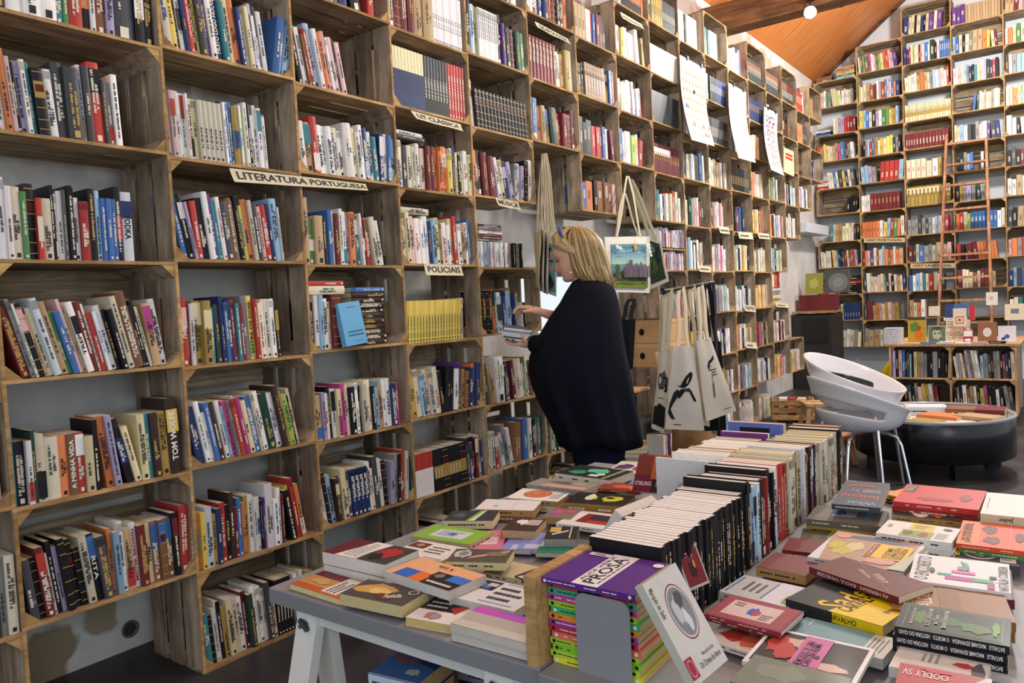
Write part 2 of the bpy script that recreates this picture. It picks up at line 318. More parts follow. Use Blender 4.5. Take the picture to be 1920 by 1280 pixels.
# ------------------------------------------------------------------ wooden crates
def crate_meshes(W, Hh, D):
    t = .011; ms = {}; TN = (1.12, .78, .95, 1.08, .86, .74)
    def save(name, g, key):
        o = g.build(name); ms[key] = o.data; bpy.data.objects.remove(o)
    for key, x in (('L', 0), ('R', W - t)):
        g = G(); n = 3; ws = (.105, .088, .085); y = 0.0
        for k in range(3):
            g.box((x, y + (.0035 if k == 0 else 0), t), (x + t, y + ws[k], Hh - t), M_WZ, (TN[k] if key == 'L' else TN[k + 3],) * 3 + (1,)); y += ws[k] + (D - sum(ws)) / 2
        g.box((x, 0, t), (x + t, .0035, Hh - t), M_EDGE); save('end_panel', g, key)
    for key, z in (('B', 0), ('T', Hh - t)):
        g = G(); ws = (.11, .095, .10); y = 0.0
        for k in range(3):
            g.box((0, y + (.0035 if k == 0 else 0), z), (W, y + ws[k], z + t), M_WX, (TN[(k * 2) % 5],) * 3 + (1,)); y += ws[k] + (D - sum(ws)) / 2
        g.box((0, 0, z), (W, .0035, z + t), M_EDGE); save('long_board', g, key)
    g = G(); hs = (.10, .09, .10); gap = (Hh - 2 * t - sum(hs)) / 2; z = t
    for k in range(3): g.box((t, D - .008, z), (W - t, D, z + hs[k]), M_WX, (TN[k + 1] * .95,) * 3 + (1,)); z += hs[k] + gap
    save('back_slats', g, 'K')
    c = .045
    for key, (px, pz, sx, sz) in dict(a=(t, t, 1, 1), b=(W - t, t, -1, 1), c=(t, Hh - t, 1, -1), d=(W - t, Hh - t, -1, -1)).items():
        g = G(); poly = [(px, pz), (px + sx * c, pz), (px, pz + sz * c)]
        if sx * sz < 0: poly.reverse()
        # prism along depth: x->X, y->Z
        vs = [(x, .002, z2) for x, z2 in poly] + [(x, D - .01, z2) for x, z2 in poly]
        g.add(vs, [(0, 1, 2)], M_EDGE); g.add(vs, [(5, 4, 3), (0, 3, 4, 1), (1, 4, 5, 2), (2, 5, 3, 0)], M_WZ); save('corner_block', g, key)
    return ms
CM1 = crate_meshes(CW + .010, CH, CD_); CM2 = crate_meshes(.5225 + .010, CH, CD_)
def crate(O, ex, ey, ms, label, back=True, group=None):
    t = thing('wooden_crate', label, 'crate', M=frame(O, ex, ey, Vector((0, 0, 1))), group=group)
    for key, nm in (('L', 'end_panel'), ('R', 'end_panel'), ('B', 'long_board'), ('T', 'long_board'), ('K', 'back_slats'), ('a', 'corner_block'), ('b', 'corner_block'), ('c', 'corner_block'), ('d', 'corner_block')):
        if key == 'K' and not back: continue
        o = bpy.data.objects.new(nm, ms[key]); COL.objects.link(o); o.parent = t
    return t
ORD = ['first', 'second', 'third', 'fourth', 'fifth', 'sixth', 'seventh', 'eighth', 'ninth', 'tenth', 'eleventh', 'twelfth', 'thirteenth', 'fourteenth', 'fifteenth', 'sixteenth', 'seventeenth', 'eighteenth', 'nineteenth', 'twentieth']
ORD += ['twenty-' + o for o in ORD[:9]] + ['thirtieth'] + ['thirty-' + o for o in ORD[:9]]
def rowname(r): return {3: 'bottom', 2: 'second', 1: 'third', 0: 'fourth', -1: 'fifth', -2: 'sixth', -3: 'seventh', -4: 'eighth', -5: 'ninth', -6: 'tenth'}[r] + ('' if r == 3 else '-up')
def colname(i): return 'cut-off far left' if i < 0 else ORD[i]
LX, LY = Vector((0, 1, 0)), Vector((-1, 0, 0))
def imax(r): return 16 if r <= -4 else {-3: 15, -2: 14, -1: 13, 0: 12, 1: 13, 2: 14, 3: 12}[r]
def skipcell(i, r): return (i in (5, 6, 7) and r >= -1 and not (i == 5 and r >= 2)) or (i == 7 and r == -2) or (i == 5 and r == -2)
LEFT = []
for r in range(-6, 4):
    for i in range(-1, imax(r) + 1):
        if BY(i + 1) and (r <= -4 and i < {-4: 2, -5: 4, -6: 7}[r]): continue
        if skipcell(i, r): continue
        cr_ = (i + r) % 2 == 0
        if not any(inview((0, BY(i) + CW * a, BZ(r + 1) + CH * b2), 5) for a in (0, .3, .6, 1) for b2 in (0, .5, 1)): continue
        if cr_:
            if i == 0 and r == 4: continue
            crate(Vector((0, BY(i) - .005, BZ(r + 1))), LX, LY, CM1 if i < 5 else CM2, f'weathered wooden fruit crate used as shelf, {rowname(r)} row, {colname(i)} column of long wall', group='crates on the long left wall')
        LEFT.append((i, r, cr_))
# end wall
RX, RY = Vector((1, 0, 0)), Vector((0, 1, 0))
BACK = []
def brow(mm): return ORD[mm + 2]
for k in range(0, 5):
    for mm in range(-2, 10):
        if mm < {0: 0, 1: -1, 2: -2, 3: -2, 4: -2}[k]: continue
        c = (k + mm) % 2 == 0
        if c: crate(Vector((X0 + CW * k - .005, YB, ZB - CH * (mm + 1))), RX, RY, CM1, f'wooden fruit crate on the grey end wall, {ORD[k]} column, {brow(mm)} row from its top', group='crates on the end wall')
        BACK.append((k, mm, c))
# ------------------------------------------------------------------ books standing on shelves
BOOKS = []          # records; the ones that show largest become objects of their own
PAGEC = ['e8e3d2', 'e2d8bb', 'ddd0a8', 'ebe8de', 'cfc096']
def rec(M, t, d, h, col, col2=None, text=None, label='', group='', lo=False, pg=None, tb=None, seed=None):
    c = M @ Vector((t / 2, 0, h / 2))
    if not any(inview(M @ Vector((t / 2, 0, h * f)), 15) for f in (0, .5, 1)): return
    dist = (c - CAM).length
    BOOKS.append(dict(M=M, t=t, d=d, h=h, col=col, col2=col2, text=text, label=label, group=group, lo=lo, size=t * h / dist ** 2 * 1.0, pg=pg or R.choice(PAGEC), tb=tb, seed=R.random() if seed is None else seed))
def shelf_book_geo(gc, gp, b, M):
    """gc: cover mesh, gp: page block mesh. local x thickness, y depth from spine, z height"""
    rr = random.Random(b['seed']); t, d, h = b['t'], b['d'], b['h']; col = hx(b['col']) if isinstance(b['col'], tuple) else jit(hx(b['col']), .14, rr)
    vq = 1 + .13 * math.sin(b['M'].translation.length * 917); col = tuple(min(1, q * vq) for q in col[:3]) + (1,)
    c = .0005 if t < .03 else .002; lo = b['lo']
    if lo:
        gc.box((t * .045, 0, 0), (t * .955, d, h), M_COVER, col, M, skip='tdb'); gp.box((c, .004, .004), (t - c, d - .002, h - .003), M_PAGE, b['pg'], M, skip='dfrl'); bul = 0
        gc.quad([(0, d, 0), (0, d, h), (c, d, h), (c, d, 0)], M_COVER, col, M)
    else:
        bul = min(.006, t * .12) if t > .012 else .0; n = 5
        arc = [(t * k / n, -bul * math.sin(PI * k / n)) for k in range(n + 1)]
        gc.box((0, 0, 0), (c, d, h), M_COVER, col, M); gc.box((t - c, 0, 0), (t, d, h), M_COVER, col, M)
        inner = [(t - c, .0015), (c, .0015)]
        gc.prism(arc + inner, 0, h, M_COVER, col, M)
        ins = .003 if t > .03 else .0002
        gp.box((c, .0015, ins), (t - c, d - ins, h - ins), M_PAGE, b['pg'], M, skip='f')
    y = -bul - .0006
    S = M @ frame(Vector((t / 2, y, h / 2)), Vector((1, 0, 0)), Vector((0, 0, 1)), Vector((0, -1, 0)))   # spine frame: x across, y up
    def rect(u0, v0, u1, v1, cc, k=0):
        gc.quad([(u0 * t - t / 2, v0 * h - h / 2, k), (u1 * t - t / 2, v0 * h - h / 2, k), (u1 * t - t / 2, v1 * h - h / 2, k), (u0 * t - t / 2, v1 * h - h / 2, k)], M_COVER, cc, S)
    lum = col[0] * .3 + col[1] * .6 + col[2] * .1; ink = H('e9e4d0') if lum < .22 else H('2a2a30')
    if lum < .12 and rr.random() < .4: ink = H('c9a860')
    if lum > .4 and rr.random() < .35: ink = H(rr.choice(['a8322a', '2b4a8a', '5a5a60', '2f6a4a']))
    c2 = b['col2']
    if c2:
        v0 = rr.choice([.62, .55, .05, .3]); v1 = min(.97, v0 + rr.choice([.25, .3, .4]))
        if c2[-1] == '-': v0, v1 = .0, .62
        if c2[-1] == '+': v0, v1 = .72, 1
        rect(.0, v0, 1, v1, jit(hx(c2[0]), .08, rr) if c2[0] in PAL else H(c2), -.0002)
    if b['tb']:     # leather style gilt bands
        for vv in (.08, .22, .40, .60, .78, .93): rect(0, vv, 1, vv + .012, b['tb'], .0001)
        if t > .02: rect(.12, .64, .88, .75, H('5a1f1c'), .0001)
    if lo:
        if rr.random() < .8:
            v0 = rr.uniform(.2, .5); rect(.3, v0, .7, v0 + rr.uniform(.2, .4), tuple(.5 * a + .5 * q for a, q in zip(col, ink)), .0001)
        return
    if b['text']:
        s, tc_ = b['text']; Wd = h * .8; hh = min(t * .52, Wd / max(1, len(s)) * 1.5)
        put_text(gc, s, S @ Matrix.Rotation(-PI / 2 if s in ('VODKA', 'RITA') else PI / 2, 4, 'Z') @ Matrix.Translation((0, 0, .0003)), hh, Wd * min(1, max(.45, len(s) * .09)), tc_, bold=.04); return
    if not b['tb']:
        # lines of small lettering running along the spine
        n = 1 if t < .022 else 2; up = rr.uniform(.5, .92); dn = rr.uniform(.1, .4)
        for k in range(n):
            ux = .5 if n == 1 else (.36, .66)[k]; wv = min(.0045, t * .2) / t; v = dn if k == 0 else dn + .05; end = up if k == 0 else up - rr.uniform(0, .25)
            while v < end:
                l = rr.uniform(.008, .02)
                if rr.random() < .82: rect(ux - wv, v, ux + wv * rr.uniform(.3, 1), v + l * .75, ink, .0001)
                v += l
        if rr.random() < .6: rect(.3, .03, .7, .03 + .5 * t / h, ink, .0001)      # publisher's mark
        if rr.random() < .18 and not c2: rect(0, .86, 1, .97, tuple(min(1, q * .5) for q in col[:3]) + (1,), .0001)
TOK = re.compile(r'^([a-zA-Z])([a-zA-Z][-+]?)?(\d+)(?:\.(\d+))?(?:\[([^\]]*)\])?(?:\*(\d+))?$')
def parse(spec):
    out = []; phi = 0
    for tk in spec.split():
        if tk[0] == '!':
            if tk[1] == 'L': phi = int(tk[2:]) * 2
            elif tk[1] == 'R': phi = -int(tk[2:]) * 2
            elif tk[1] == 'U': phi = 0
            elif tk[1] == '_': out.append(('gap', int(tk[2:])))
            continue
        mt = TOK.match(tk)
        if not mt: print('BAD TOKEN', tk); continue
        a, c2, th, hh, tx_, rep = mt.groups()
        for _ in range(int(rep or 1)): out.append(('bk', a, c2, int(th), hh, tx_, phi, bool(rep)))
    return out
def fill(O, ex, ey, W, spec, s0=0.0, s1=None, where='', group='', base=0.0, lo=False, hmax=.30, depth=.15, pref='', inset=(.008, .03), hbase=None):
    toks = parse(spec); tot = sum(t[3] for t in toks if t[0] == 'bk'); gaps = sum(t[1] for t in toks if t[0] == 'gap') * .01
    s1 = W if s1 is None else s1; lean = 0; prev = 0; hb = hbase or .212
    for t in toks:
        if t[0] == 'bk':
            if t[6] > prev: lean += .2 * (math.sin(math.radians(t[6])) - math.sin(math.radians(prev)))
            prev = t[6]
    sc = (s1 - s0 - gaps - lean - .006) / max(1, tot)
    if sc * 3 > .034: sc = .034 / 3
    s = s0 + .002; prev = 0; n = 0; hrun = None; runseed = 0; N = sum(1 for t in toks if t[0] == 'bk')
    for t in toks:
        if t[0] == 'gap': s += t[1] * .01; prev = 0; continue
        _, a, c2, th, hh, tx_, phi, rp = t
        T = th * sc; ph = math.radians(phi)
        if rp and hrun is None: runseed = R.random()
        if rp: h = hrun or (hb + (.0 if hh is None else (int(hh) - 5) * .014)); hrun = h
        else: hrun = None; h = hb + R.uniform(-.022, .026) if hh is None else hb + (int(hh) - 5) * .014
        h = min(h, hmax - .02)
        if ph > prev: s += .2 * (math.sin(ph) - math.sin(prev))
        prev = ph
        d = min(.20, depth + R.uniform(-.015, .015)) if not rp else depth
        z = base + (T * math.sin(-ph) if ph < 0 else 0) + .0005
        ax = (ex * math.cos(ph) + Vector((0, 0, 1)) * math.sin(ph)); az = (Vector((0, 0, 1)) * math.cos(ph) - ex * math.sin(ph))
        P = O + ex * s + ey * (R.uniform(*inset) if not rp else inset[0] + .004) + Vector((0, 0, z))
        s += (T + .0004) / math.cos(ph); n += 1
        tb = None
        if a in 'muk' and th >= 4 and R.random() < .3 and not tx_ and not lo: tb = H('b8954a')
        if pref == 'gilt': tb = H('c9a552')
        size = 'slim ' if T < .016 else ('thick ' if T > .034 else '')
        nm = CNAME.get(a, ''); band = f' with {CNAME.get(c2[0], "coloured")} band' if c2 else ''
        lab = f'{size}{nm} book{band}, {ORD[min(n - 1, 38)]} from left, {where}'
        if len(lab.split()) > 16: lab = lab.replace(band, '')
        if len(lab.split()) > 16: lab = lab.replace('thick ', '').replace('pale ', '').replace('dark ', '')
        col = a
        tx2 = None
        if tx_:
            tc_ = 'r' if tx_[0] == '~' else ('Y' if tx_[0] == '^' else None); s_ = tx_.lstrip('~^').replace('_', ' ')
            lum = PAL[a][1]; tx2 = (s_, tc_ or ('ebe7dd' if lum < .25 else '26262c'))
        rec(frame(P, ax, ey, az), T, d, h, col, c2, tx2, lab, group, lo, tb=tb, seed=runseed if rp else None)
def lying(O, ex, ey, s, items, where, group, w=.2, base=0.0, lo=False, d=.15, inset=.02):
    """books lying flat in a pile, spine to the room"""
    z = base + .001
    for k, (a, T) in enumerate(items):
        j = R.uniform(-.006, .006)
        # thickness axis up: local x -> up, z -> -ex
        M = frame(O + ex * (s + w + j) + ey * (inset + R.uniform(0, .012)) + Vector((0, 0, z)), Vector((0, 0, 1)), ey, -ex)
        rec(M, T, d, w + R.uniform(-.01, .005), a, None, None, f'{CNAME.get(a, "")} book lying flat, {ORD[k]} from the bottom, {where}', group, lo); z += T + .0006
    return z
def pxs(u, v): return tx(u, v, 0).y
CELLS = {   # (column, row): (left px, right px, px height, spec)
 (0, -3): (-12, 292, 60, 'p2 k4.8 k4.8 w6.7 w6.7 w6.7 q3 g2 r5.7 ko3 w2 um4 V3 E9.9 kw4.9 k4.9'),
 (0, -2): (-12, 230, 240, '!L2 p2 B2 w3 o3 p2 k2 V3 w2 q2 kY5 w4 !L1 E5 E7 wt2 E3 rk6.8 E2 er3 w3.6'),
 (0, -1): (-12, 257, 480, 'w3 w4 w3.5 c5.5 g3 k5.6 rc3.3 c5.3 k2.6 w2 w3.5 e2 k3 w4 r5.3 k4.6 s3 b3.4 b3.4 b3.4 kr4.7 aB7.6[VODKA]'),
 (0, 0): (-5, 312, 700, '!L7 m6 e3.7 w2 kp5.6 t2 c4 a5.7 t5 g4.4 b5.4 p3 t3 wk5.6[TREPPER] !L6 m5.6 w2 r4 a3 w5.5 k4.4 k4.4 c5.7 u8.8 k3 k3.6 c3 !L4 tx7.5 w6.6'),
 (0, 1): (22, 343, 880, 'q2 k6.4 wr3.4 G2 ck5.5 c8.4 o5.4 u5.4[A_MINHA_VIDA] rw5.4 i5.3 k3 !L3 o5.7 V4.7 !L6 kB5.6 i4.4 !L1 i5.6 q4.6 U5.6 Y6.6 Uy8.9[TOM_WOLFE]'),
 (0, 2): (40, 372, 1100, '!L3 E5.4 k4.4 mr5.6 w2 k3 V3 k4 k5.6 k4 c5.6 kb5.6[RITA] E6.5 !L1 o3.6 s4.5 w4.7 tr5.5 w4.6[~MISTER_BROWN] m5.5 i5.5 ub5.5 ub5.5 ub5.5 km4.6 !R1 r7.7 u4.6'),
 (-1, 0): (-40, 0, 700, 'w4 m4 c4 k4'), (-1, 1): (-40, 5, 880, 'u5 w4 k4 c4'), (-1, 2): (-60, 38, 1150, 'k4 e5 m4 U5 e4.7 c6.7'), (-1, -1): (-60, -5, 480, 'w4 c4 r3'),
 (1, -3): (302, 545, 120, '!L3 c5 y4.8 k2 wk3.7 B3 r3 k2 y2 E5.8 v3.8 w4.7 B6.8[MUITO_LOGO_HOUVER] q4 i4 o5.8 B3 w4 i3 V3.7 w2 E3.7 w4.6 !_1 !R5 b8.6 s6.6 t2'),
 (1, -2): (310, 508, 290, '!L1 w3.6 pr4.6 w3.6 w3.6 wr3.6 w2.6 ck3.5[BAPTISTA_BASTOS] i4.5 c4.5*5 B2.6 w2 s3.6 b3 Yb6.5 w2 l3.5 w3 k3 w3 w3 wq4.6 w3 e2'),
 (1, -1): (316, 535, 480, '!L5 b4.6 kw4.6 V2 !L3 r4 k5 w4.7 v3 q3.5 w3.6 E5 u4.6 w2 k3 l3 o5.6 c3 E4.5 p3 r5.5 B3 !L2 s6.7 w1'),
 (1, 0): (332, 530, 670, 'rp5.7 m3 w3 Yi6.6 Yi6.6 q3 !L1 E4.5 B3.7 b3 B4.6 r3.6 q3 m3 e5.7 yl4.7[ENTRE_OS_DOIS] r3.6 c4.5 c3.6 w4.6 w4.6 kY3'),
 (1, 1): (344, 565, 850, '!L5 B7.5 w4 w3 b4.6 U4 e3 w4.6 s2 x4 e2 r4.6 w2 x4.6 i5.5 b5.6 c3 w5.7 G8.6 w6.6 U4.8 Y3 l5.5 k2 c3'),
 (1, 2): (370, 580, 1060, 'oe5.5 y4.5 a6 Y4 B4 r5.6 k5.5 U4.8 m3 b4.6 o3 Y4.6 w5.6 w3.5 wb3.5 k2 v2 w8.8 w5 w4.6 m2 !L4 k5.5 y3.6 r4.8 ow4.6'),
 (1, 3): (382, 600, 1220, '!L2 q5.4 k4.3 w3 w2 k3 Y4 i5 c4 w5.5 m4.6 G4.5 w4 w5.6 w3.5 E4 c4 !L1 k3.6*5 E4 w4 w4 w3 w2 Y7.5'),
 (2, -3): (553, 655, 165, '!L5 k4.8 w4 u2 r4 s5.8 w4 o4.6 p4.7 w2 p5.6 E2 p4.5'),
 (2, -4): (560, 705, 20, 'g2 G3 o3 c3 w5 w4 c3 B4 !L5 kw5.5 !_3 !U r3.8'),
 (2, -2): (560, 747, 320, '!L2 w4.4 tq6.4 rw5.6 w4.4 w3.4 w4.4 c6.4 w4 w7.6 i4.5 w4.4 w3 Bs4.6 w4.5 q4 !R1 Bw4.5 w3 bs4.5 s4'),
 (2, -1): (573, 725, 490, 't5.9 gw5.3 t7.4 k2 c3 b4.6 w3 m4 w3 wq3.6 V3 o5.6 !L2 qw4.5 w2 Bw4.5 ru4.4 !L4 c5.5 w5.4'),
 (2, 1): (595, 757, 790, '!L1 tb7.4 V3 w4 k3.6 wk4 ix4.5 x4 c5 k5.5 w3 k5.5 c5 c6 k3 s4.6 t5 w4 w5[FABRICA] B6.4 x4.4'),
 (2, 2): (596, 782, 950, '!L4 w4 k4 s5.5 !L2 Ui4 k3 i6.6 E5 B5*4 w5.6 c4 E6.7 w5.6 k5.5 !R2 V5 e4.6 k4 r6.7 c4 s4.6 G4.6'),
 (3, -4): (737, 868, 60, 'mk5.8 m5.8 m5.8 m5.8 t6.8 t8.8 w2.8*12'),
 (3, -3): (740, 873, 180, 'iB-3.9*10 Ek-3.9*8 r3.8*6'),
 (3, -2): (748, 886, 330, 'c5.5 c4.5 E4.4 c5.4 c3 w4.5 p4.5 c5.4 m5.5*2 o5.4 o5.4 ow6 y6 w3 B3 i3 k4 i3 w5.6 i4'),
 (3, -1): (757, 888, 480, '!L1 c5 i4 p4 t3 w6.5 w3 w6.6 B3 s4.5 i4 Y4 w5 w4 i4.6 r4.7 w4.4 t6.4 w4.5 b3.6'),
 (3, 0): (764, 872, 625, '!R2 y3.4*19 c3'),
 (3, 1): (772, 912, 750, '!L3 y6.5 c5 s5.5 i4 c5 c5 k4.5 !R3 k9.6 w5.5 v5.7 Y4 u4 B4 o4.6 B5.6 Y4'),
 (3, 2): (780, 915, 900, 'rw-3.5*8 !L2 kY4.5*11 !L1 E4 vG5.4 k5 mi4 !L2 c5.6 B4'),
 (3, 3): (790, 860, 1050, 'm4.3 w3.3 g5.3 k4 c4 B3'),
 (4, -4): (878, 985, 120, 'k5.9 s4.8 Y4.8 w2.8*10 k5.9 !L1 v3.6 G5.5 m4.5 !_1 G5.5 g5.5'),
 (4, -3): (888, 997, 240, '!L2 w5.7 k4.4*15 i3.3'),
 (4, -2): (890, 1000, 360, '!L2 ok3.6 k6.6 m6.6 m6.5 !L5 w3.5 i5 BV5 V4 !R2 e4 w4 V3 k5 w5'),
 (4, 0): (899, 990, 610, 'k4.6*4 !L1 ok3 q4.5 wk6 V3 B4.6 s6 Ys4.7 B3 c3 !_2 w2.1 w2.1 k2.1 w2.1'),
 (4, 1): (905, 1008, 750, 'G5.6 !L5 t6.5 !L1 wc10.8 B4 E4 !L3 m5.6 c9.6 w3.4 g4 w3 u4.5 wc2'),
 (4, 2): (912, 1022, 870, 'w5 w4 rw4 !L5 w4 e4 w3 !_1 !R2 u9.6 !U b5.7 w4 k4.6 r3 q5.6'),
 (5, -5): (988, 1075, 50, 'w5 w6 B5 B5 o4 m5 k4 k4 o4'), (5, -4): (992, 1075, 150, 'm4.7*8 c4.5 c3 !L1 t4 Y8.7'), (5, -3): (1000, 1088, 260, 'b7.7 !L1 o4.4 t4 !L3 Yb4.4 G7 r3 m4 !U m5 m5 m5'),
 (6, -5): (1080, 1140, 60, 't4*3 w5 r4 b3 m4 m4 k3'), (6, -4): (1083, 1150, 170, 'w4 E4 G3 !L1 u4.5*7 o4 Yk4 b4.6 r2'), (6, -3): (1092, 1168, 290, 'E5 k5 E7.6 r5.4 r5.4 m3 b4.5 w5 !L3 m4'),
 (6, -2): (1096, 1167, 390, 'b5.2 o7.3 !_2 k4.4 u7.4 u6.4 u6.4 p4.4'),
 (7, -6): (1152, 1205, 15, 'w4 s3 w2 ok3*9 o2'), (7, -5): (1158, 1205, 100, 'w4 w4 yl4 w5 w5 w4 !L3 w4 k3 Yk3'), (7, -4): (1162, 1210, 200, 'Bw4 w2 y3 !L2 w4 w4 r3 w3 b3 w3 r4'), (7, -3): (1166, 1218, 300, 'b5.6 w3 w3 w5 l5.4 wy3 !_1 !R4 r5.3'),
 (8, -6): (1215, 1268, 60, 'G7.8 Y4*5 E2.7*12'), (8, -5): (1218, 1265, 150, 'i3*12 w3*8'), (8, -4): (1222, 1270, 240, 'E2.6*22'), (8, -3): (1228, 1280, 320, '!R1 mw4*9 m4*5'),
 (8, -2): (1233, 1287, 410, 'G5.7 q4.6 w4 k3 w3 c4 c3 r2 w3 c4 t3 w3'),
 (9, -6): (1269, 1317, 90, 'w2.7*5 q3.7 k2.7 w2.7*9'), (9, -5): (1273, 1317, 180, 'm5 m5 w4 w4 w5'), (9, -4): (1276, 1320, 260, 'm5 w5 w5 w5'), (9, -3): (1281, 1330, 340, 'b3 B4 c4 c3 !L1 w4 i5 E8 b3 w3'), (9, -2): (1285, 1330, 420, 'w4 c5 G4 e5 p3 w3 l2 r3 G5'), (9, -1): (1289, 1335, 495, 'w4 s4.8 w3 k2 w3 c2 k2 w4.7 c3 w3 t3 B2'),
 (10, -6): (1318, 1362, 120, 'q2.6*3 w3.6 q2.6 w3.6*5'), (10, -5): (1320, 1362, 200, 'w5 cg4 k4*3 B4*5'), (10, -4): (1324, 1367, 280, 'k4*3 E5*8'), (10, -3): (1328, 1370, 350, 'w5 c4 t3 c4 Y3 c3 t3 w3 m2 w3 c4'), (10, -2): (1333, 1375, 430, 'o2 E4 c3 p4 w4 w4 p3 w3 !R2 r3'), (10, -1): (1337, 1370, 500, 'c4 w4 V3 p3 w4 x4 w3 w4'),
 (11, -6): (1363, 1390, 160, 'w3 pw3 r3 w4 p3 w3 x3 w2 q4 x4'), (11, -5): (1366, 1400, 230, 'w6 w6 w6 c5'), (11, -4): (1368, 1402, 300, 'm4 w5 s3 c4 w5'), (11, -3): (1372, 1406, 370, 'k4*8 E4*3'), (11, -2): (1376, 1410, 440, 'q3 w3 k2 v4 r4 q3 w4 B4'), (11, -1): (1379, 1412, 505, 'w4 c3 w4 k4 !R1 w5 t4 y3 c4 k3 E3'),
 (12, -6): (1400, 1432, 170, 'Eu3*12'), (12, -5): (1402, 1436, 240, 'B4*9'), (12, -4): (1404, 1438, 310, 's4 w4 c3 w5 o4 t4'), (12, -3): (1407, 1440, 380, 'o6 w3 p4 c3 w4 y4 c3 p3 w3'), (12, -2): (1410, 1444, 450, 'c4 i4 y4 w3 o4 q3 o4 o3'), (12, -1): (1413, 1444, 510, 'c4 i4 t3 e3 w4 B3 c4 i4 c4'),
 (13, -6): (1430, 1458, 190, 'Eu3*12'), (13, -5): (1434, 1460, 260, 'w9'), (13, -4): (1436, 1462, 330, 'w9 k3'), (13, -3): (1440, 1468, 400, 'c4 w3 g3 t3 c4 o3 q3 w3'), (14, -6): (1458, 1484, 210, 'Eu3*6 Um3*6'), (14, -5): (1460, 1488, 280, 'k9.8 Y3'), (14, -4): (1463, 1490, 350, 'c9.8 c5'),
 (15, -6): (1485, 1508, 230, 'E3 r4*5 w3 i3'), (15, -5): (1487, 1510, 300, 'o5*4 E5*3'), (15, -4): (1489, 1512, 370, 'U5*3 k4'), (16, -6): (1508, 1530, 240, 'c3 t4 Y3 !L2 o4'), (16, -5): (1510, 1520, 310, 'k5 E4'), (16, -4): (1513, 1533, 380, 'E4 B4 B4'),
}
DEF = ['w4 c4 w3 V3 w4 q3 w3 p4 c4 B3 w4', 'c3 Yb4 y4 w3 B4 Y4 u4 c3 E3 B4', 'w3 c4 k3 w3 c3 w3 p3 m3 c4 U3', 'p3 w4 o3 w4 e3 w3 B3 c4 w3 i3', 'o4 y3 o4 m3 w3 E3 s4 w3 w4 r3', 'c4 i4 o3 y4 c4 o3 c3 i3 x3', 'w4 p3 v3 w3 e4 k3 w3 w3 s3', 'w4 Y3 s3 e4 k4 c4 w3 q3 l3', 'p5 m5 x4 e4 w3 t4 k3', 'w3 s3 w4 c3 e3 w4 B3 c3 w4', 'c4 w4 l3 w3 i4 o3 w3 p3 c3 i3']
for (i, r, iscr) in LEFT:
    W = BY(i + 1) - BY(i); O = Vector((0, BY(i), BZ(r + 1))); base = .0115 if iscr else 0; mx = CH - .03
    s0, s1 = (.013, W - .013)
    if (i, r) == (8, 1): continue
    if (i, r) in CELLS:
        xl, xr, v, spec = CELLS[(i, r)]
        vv = v; a_, b_ = pxs(xl, vv) - BY(i), pxs(xr, vv) - BY(i)
        if i <= 4:
            s0 = max(s0 - .008, a_ if a_ > .05 else s0 - .008); s1 = min(s1 + .006, b_)
        else: s1 = W * R.uniform(.88, .97)
    elif r >= -3 and i >= 9 and not (i == 9 and r > 1) or (i, r) in ((8, 0), (8, -1), (8, 1), (8, 2), (5, 2), (5, 3)):
        spec = DEF[(i * 5 + r * 3) % len(DEF)] + ' ' + R.choice(['c3 w3', 'w4', 't3 c3', 'w3'])
        if R.random() < .4: spec = '!L1 ' + spec
        if (i, r) in ((8, -1), (8, 0)): spec = 'w1 V1 w1 e1 w1 r1 w1 w1 V1 ' * 5
        s1 = W * R.uniform(.72, .95)
    elif r <= -4 and i >= 5: spec = DEF[(i + r * 2) % len(DEF)]
    elif (i, r) in ((2, 3), (0, 3), (4, 3), (2, 0), (4, -1)): continue
    else: spec = DEF[(i + r * 3) % len(DEF)]
    if (i, r) == (5, 2): spec = 'g4 c3 g3 G3 c3 w3 t4'
    wh = f'{rowname(r)} row, {colname(i)} column of long wall'
    lo = i >= 6
    hb = .214 if r <= 0 else .205
    if (i, r) == (8, -1):
        fill(O, LX, LY, W, spec, s0, W * .93, wh, '', base, True, hbase=.125); fill(O, LX, LY, W, spec, s0, W * .93, wh, '', base + .175, True, hbase=.125)
        g = G(); g.box((.012, .01, .155), (W - .004, CD_ - .02, .166), M_WX); g.box((.012, .006, .155), (W - .004, .01, .166), M_EDGE)
        g.build('thin_shelf_board', label='thin extra shelf board splitting a crate of upright discs right of the hanging bags', cat='shelf board', M=frame(O, LX, LY, Vector((0, 0, 1)))); continue
    if (i, r) == (8, 0): hb = .15
    fill(O, LX, LY, W, spec, s0, s1, wh, 'shelved books', base, lo, hmax=mx, hbase=hb, pref='gilt' if (i, r) in ((4, -3), (6, -4)) else '')
# books lying flat or singled out on the near shelves
O = Vector((0, BY(2), BZ(1))); W = CW
fill(O, LX, LY, W, 'k3.4 w4.6 s4.6 w5.5 i3.4 m6.6 m6.6', .02, .19, 'fourth-up row, second column of long wall', 'shelved books', .0115)
lying(O, LX, LY, .27, [('U', .023)] * 10 + [('b', .02)], 'brown volume pile in crate left of yellow paperbacks', 'brown bound volumes lying in a pile', .2, .0115, inset=.05)
lying(O, LX, LY, .02, [('c', .035), ('r', .02)], 'atop uprights beside outward-facing blue book', 'shelved books', .2, .24)
O = Vector((0, BY(3), BZ(0))); lying(O, LX, LY, .02, [('c', .03)], 'cream book over uprights above POLICIAIS sign', 'shelved books', .2, .245)
O = Vector((0, BY(3), BZ(-1))); lying(O, LX, LY, .02, [('E', .02), ('w', .02)], 'on uprights below the LIT CLASSICA sign', 'shelved books', .19, .228)
O = Vector((0, BY(4), BZ(0)))
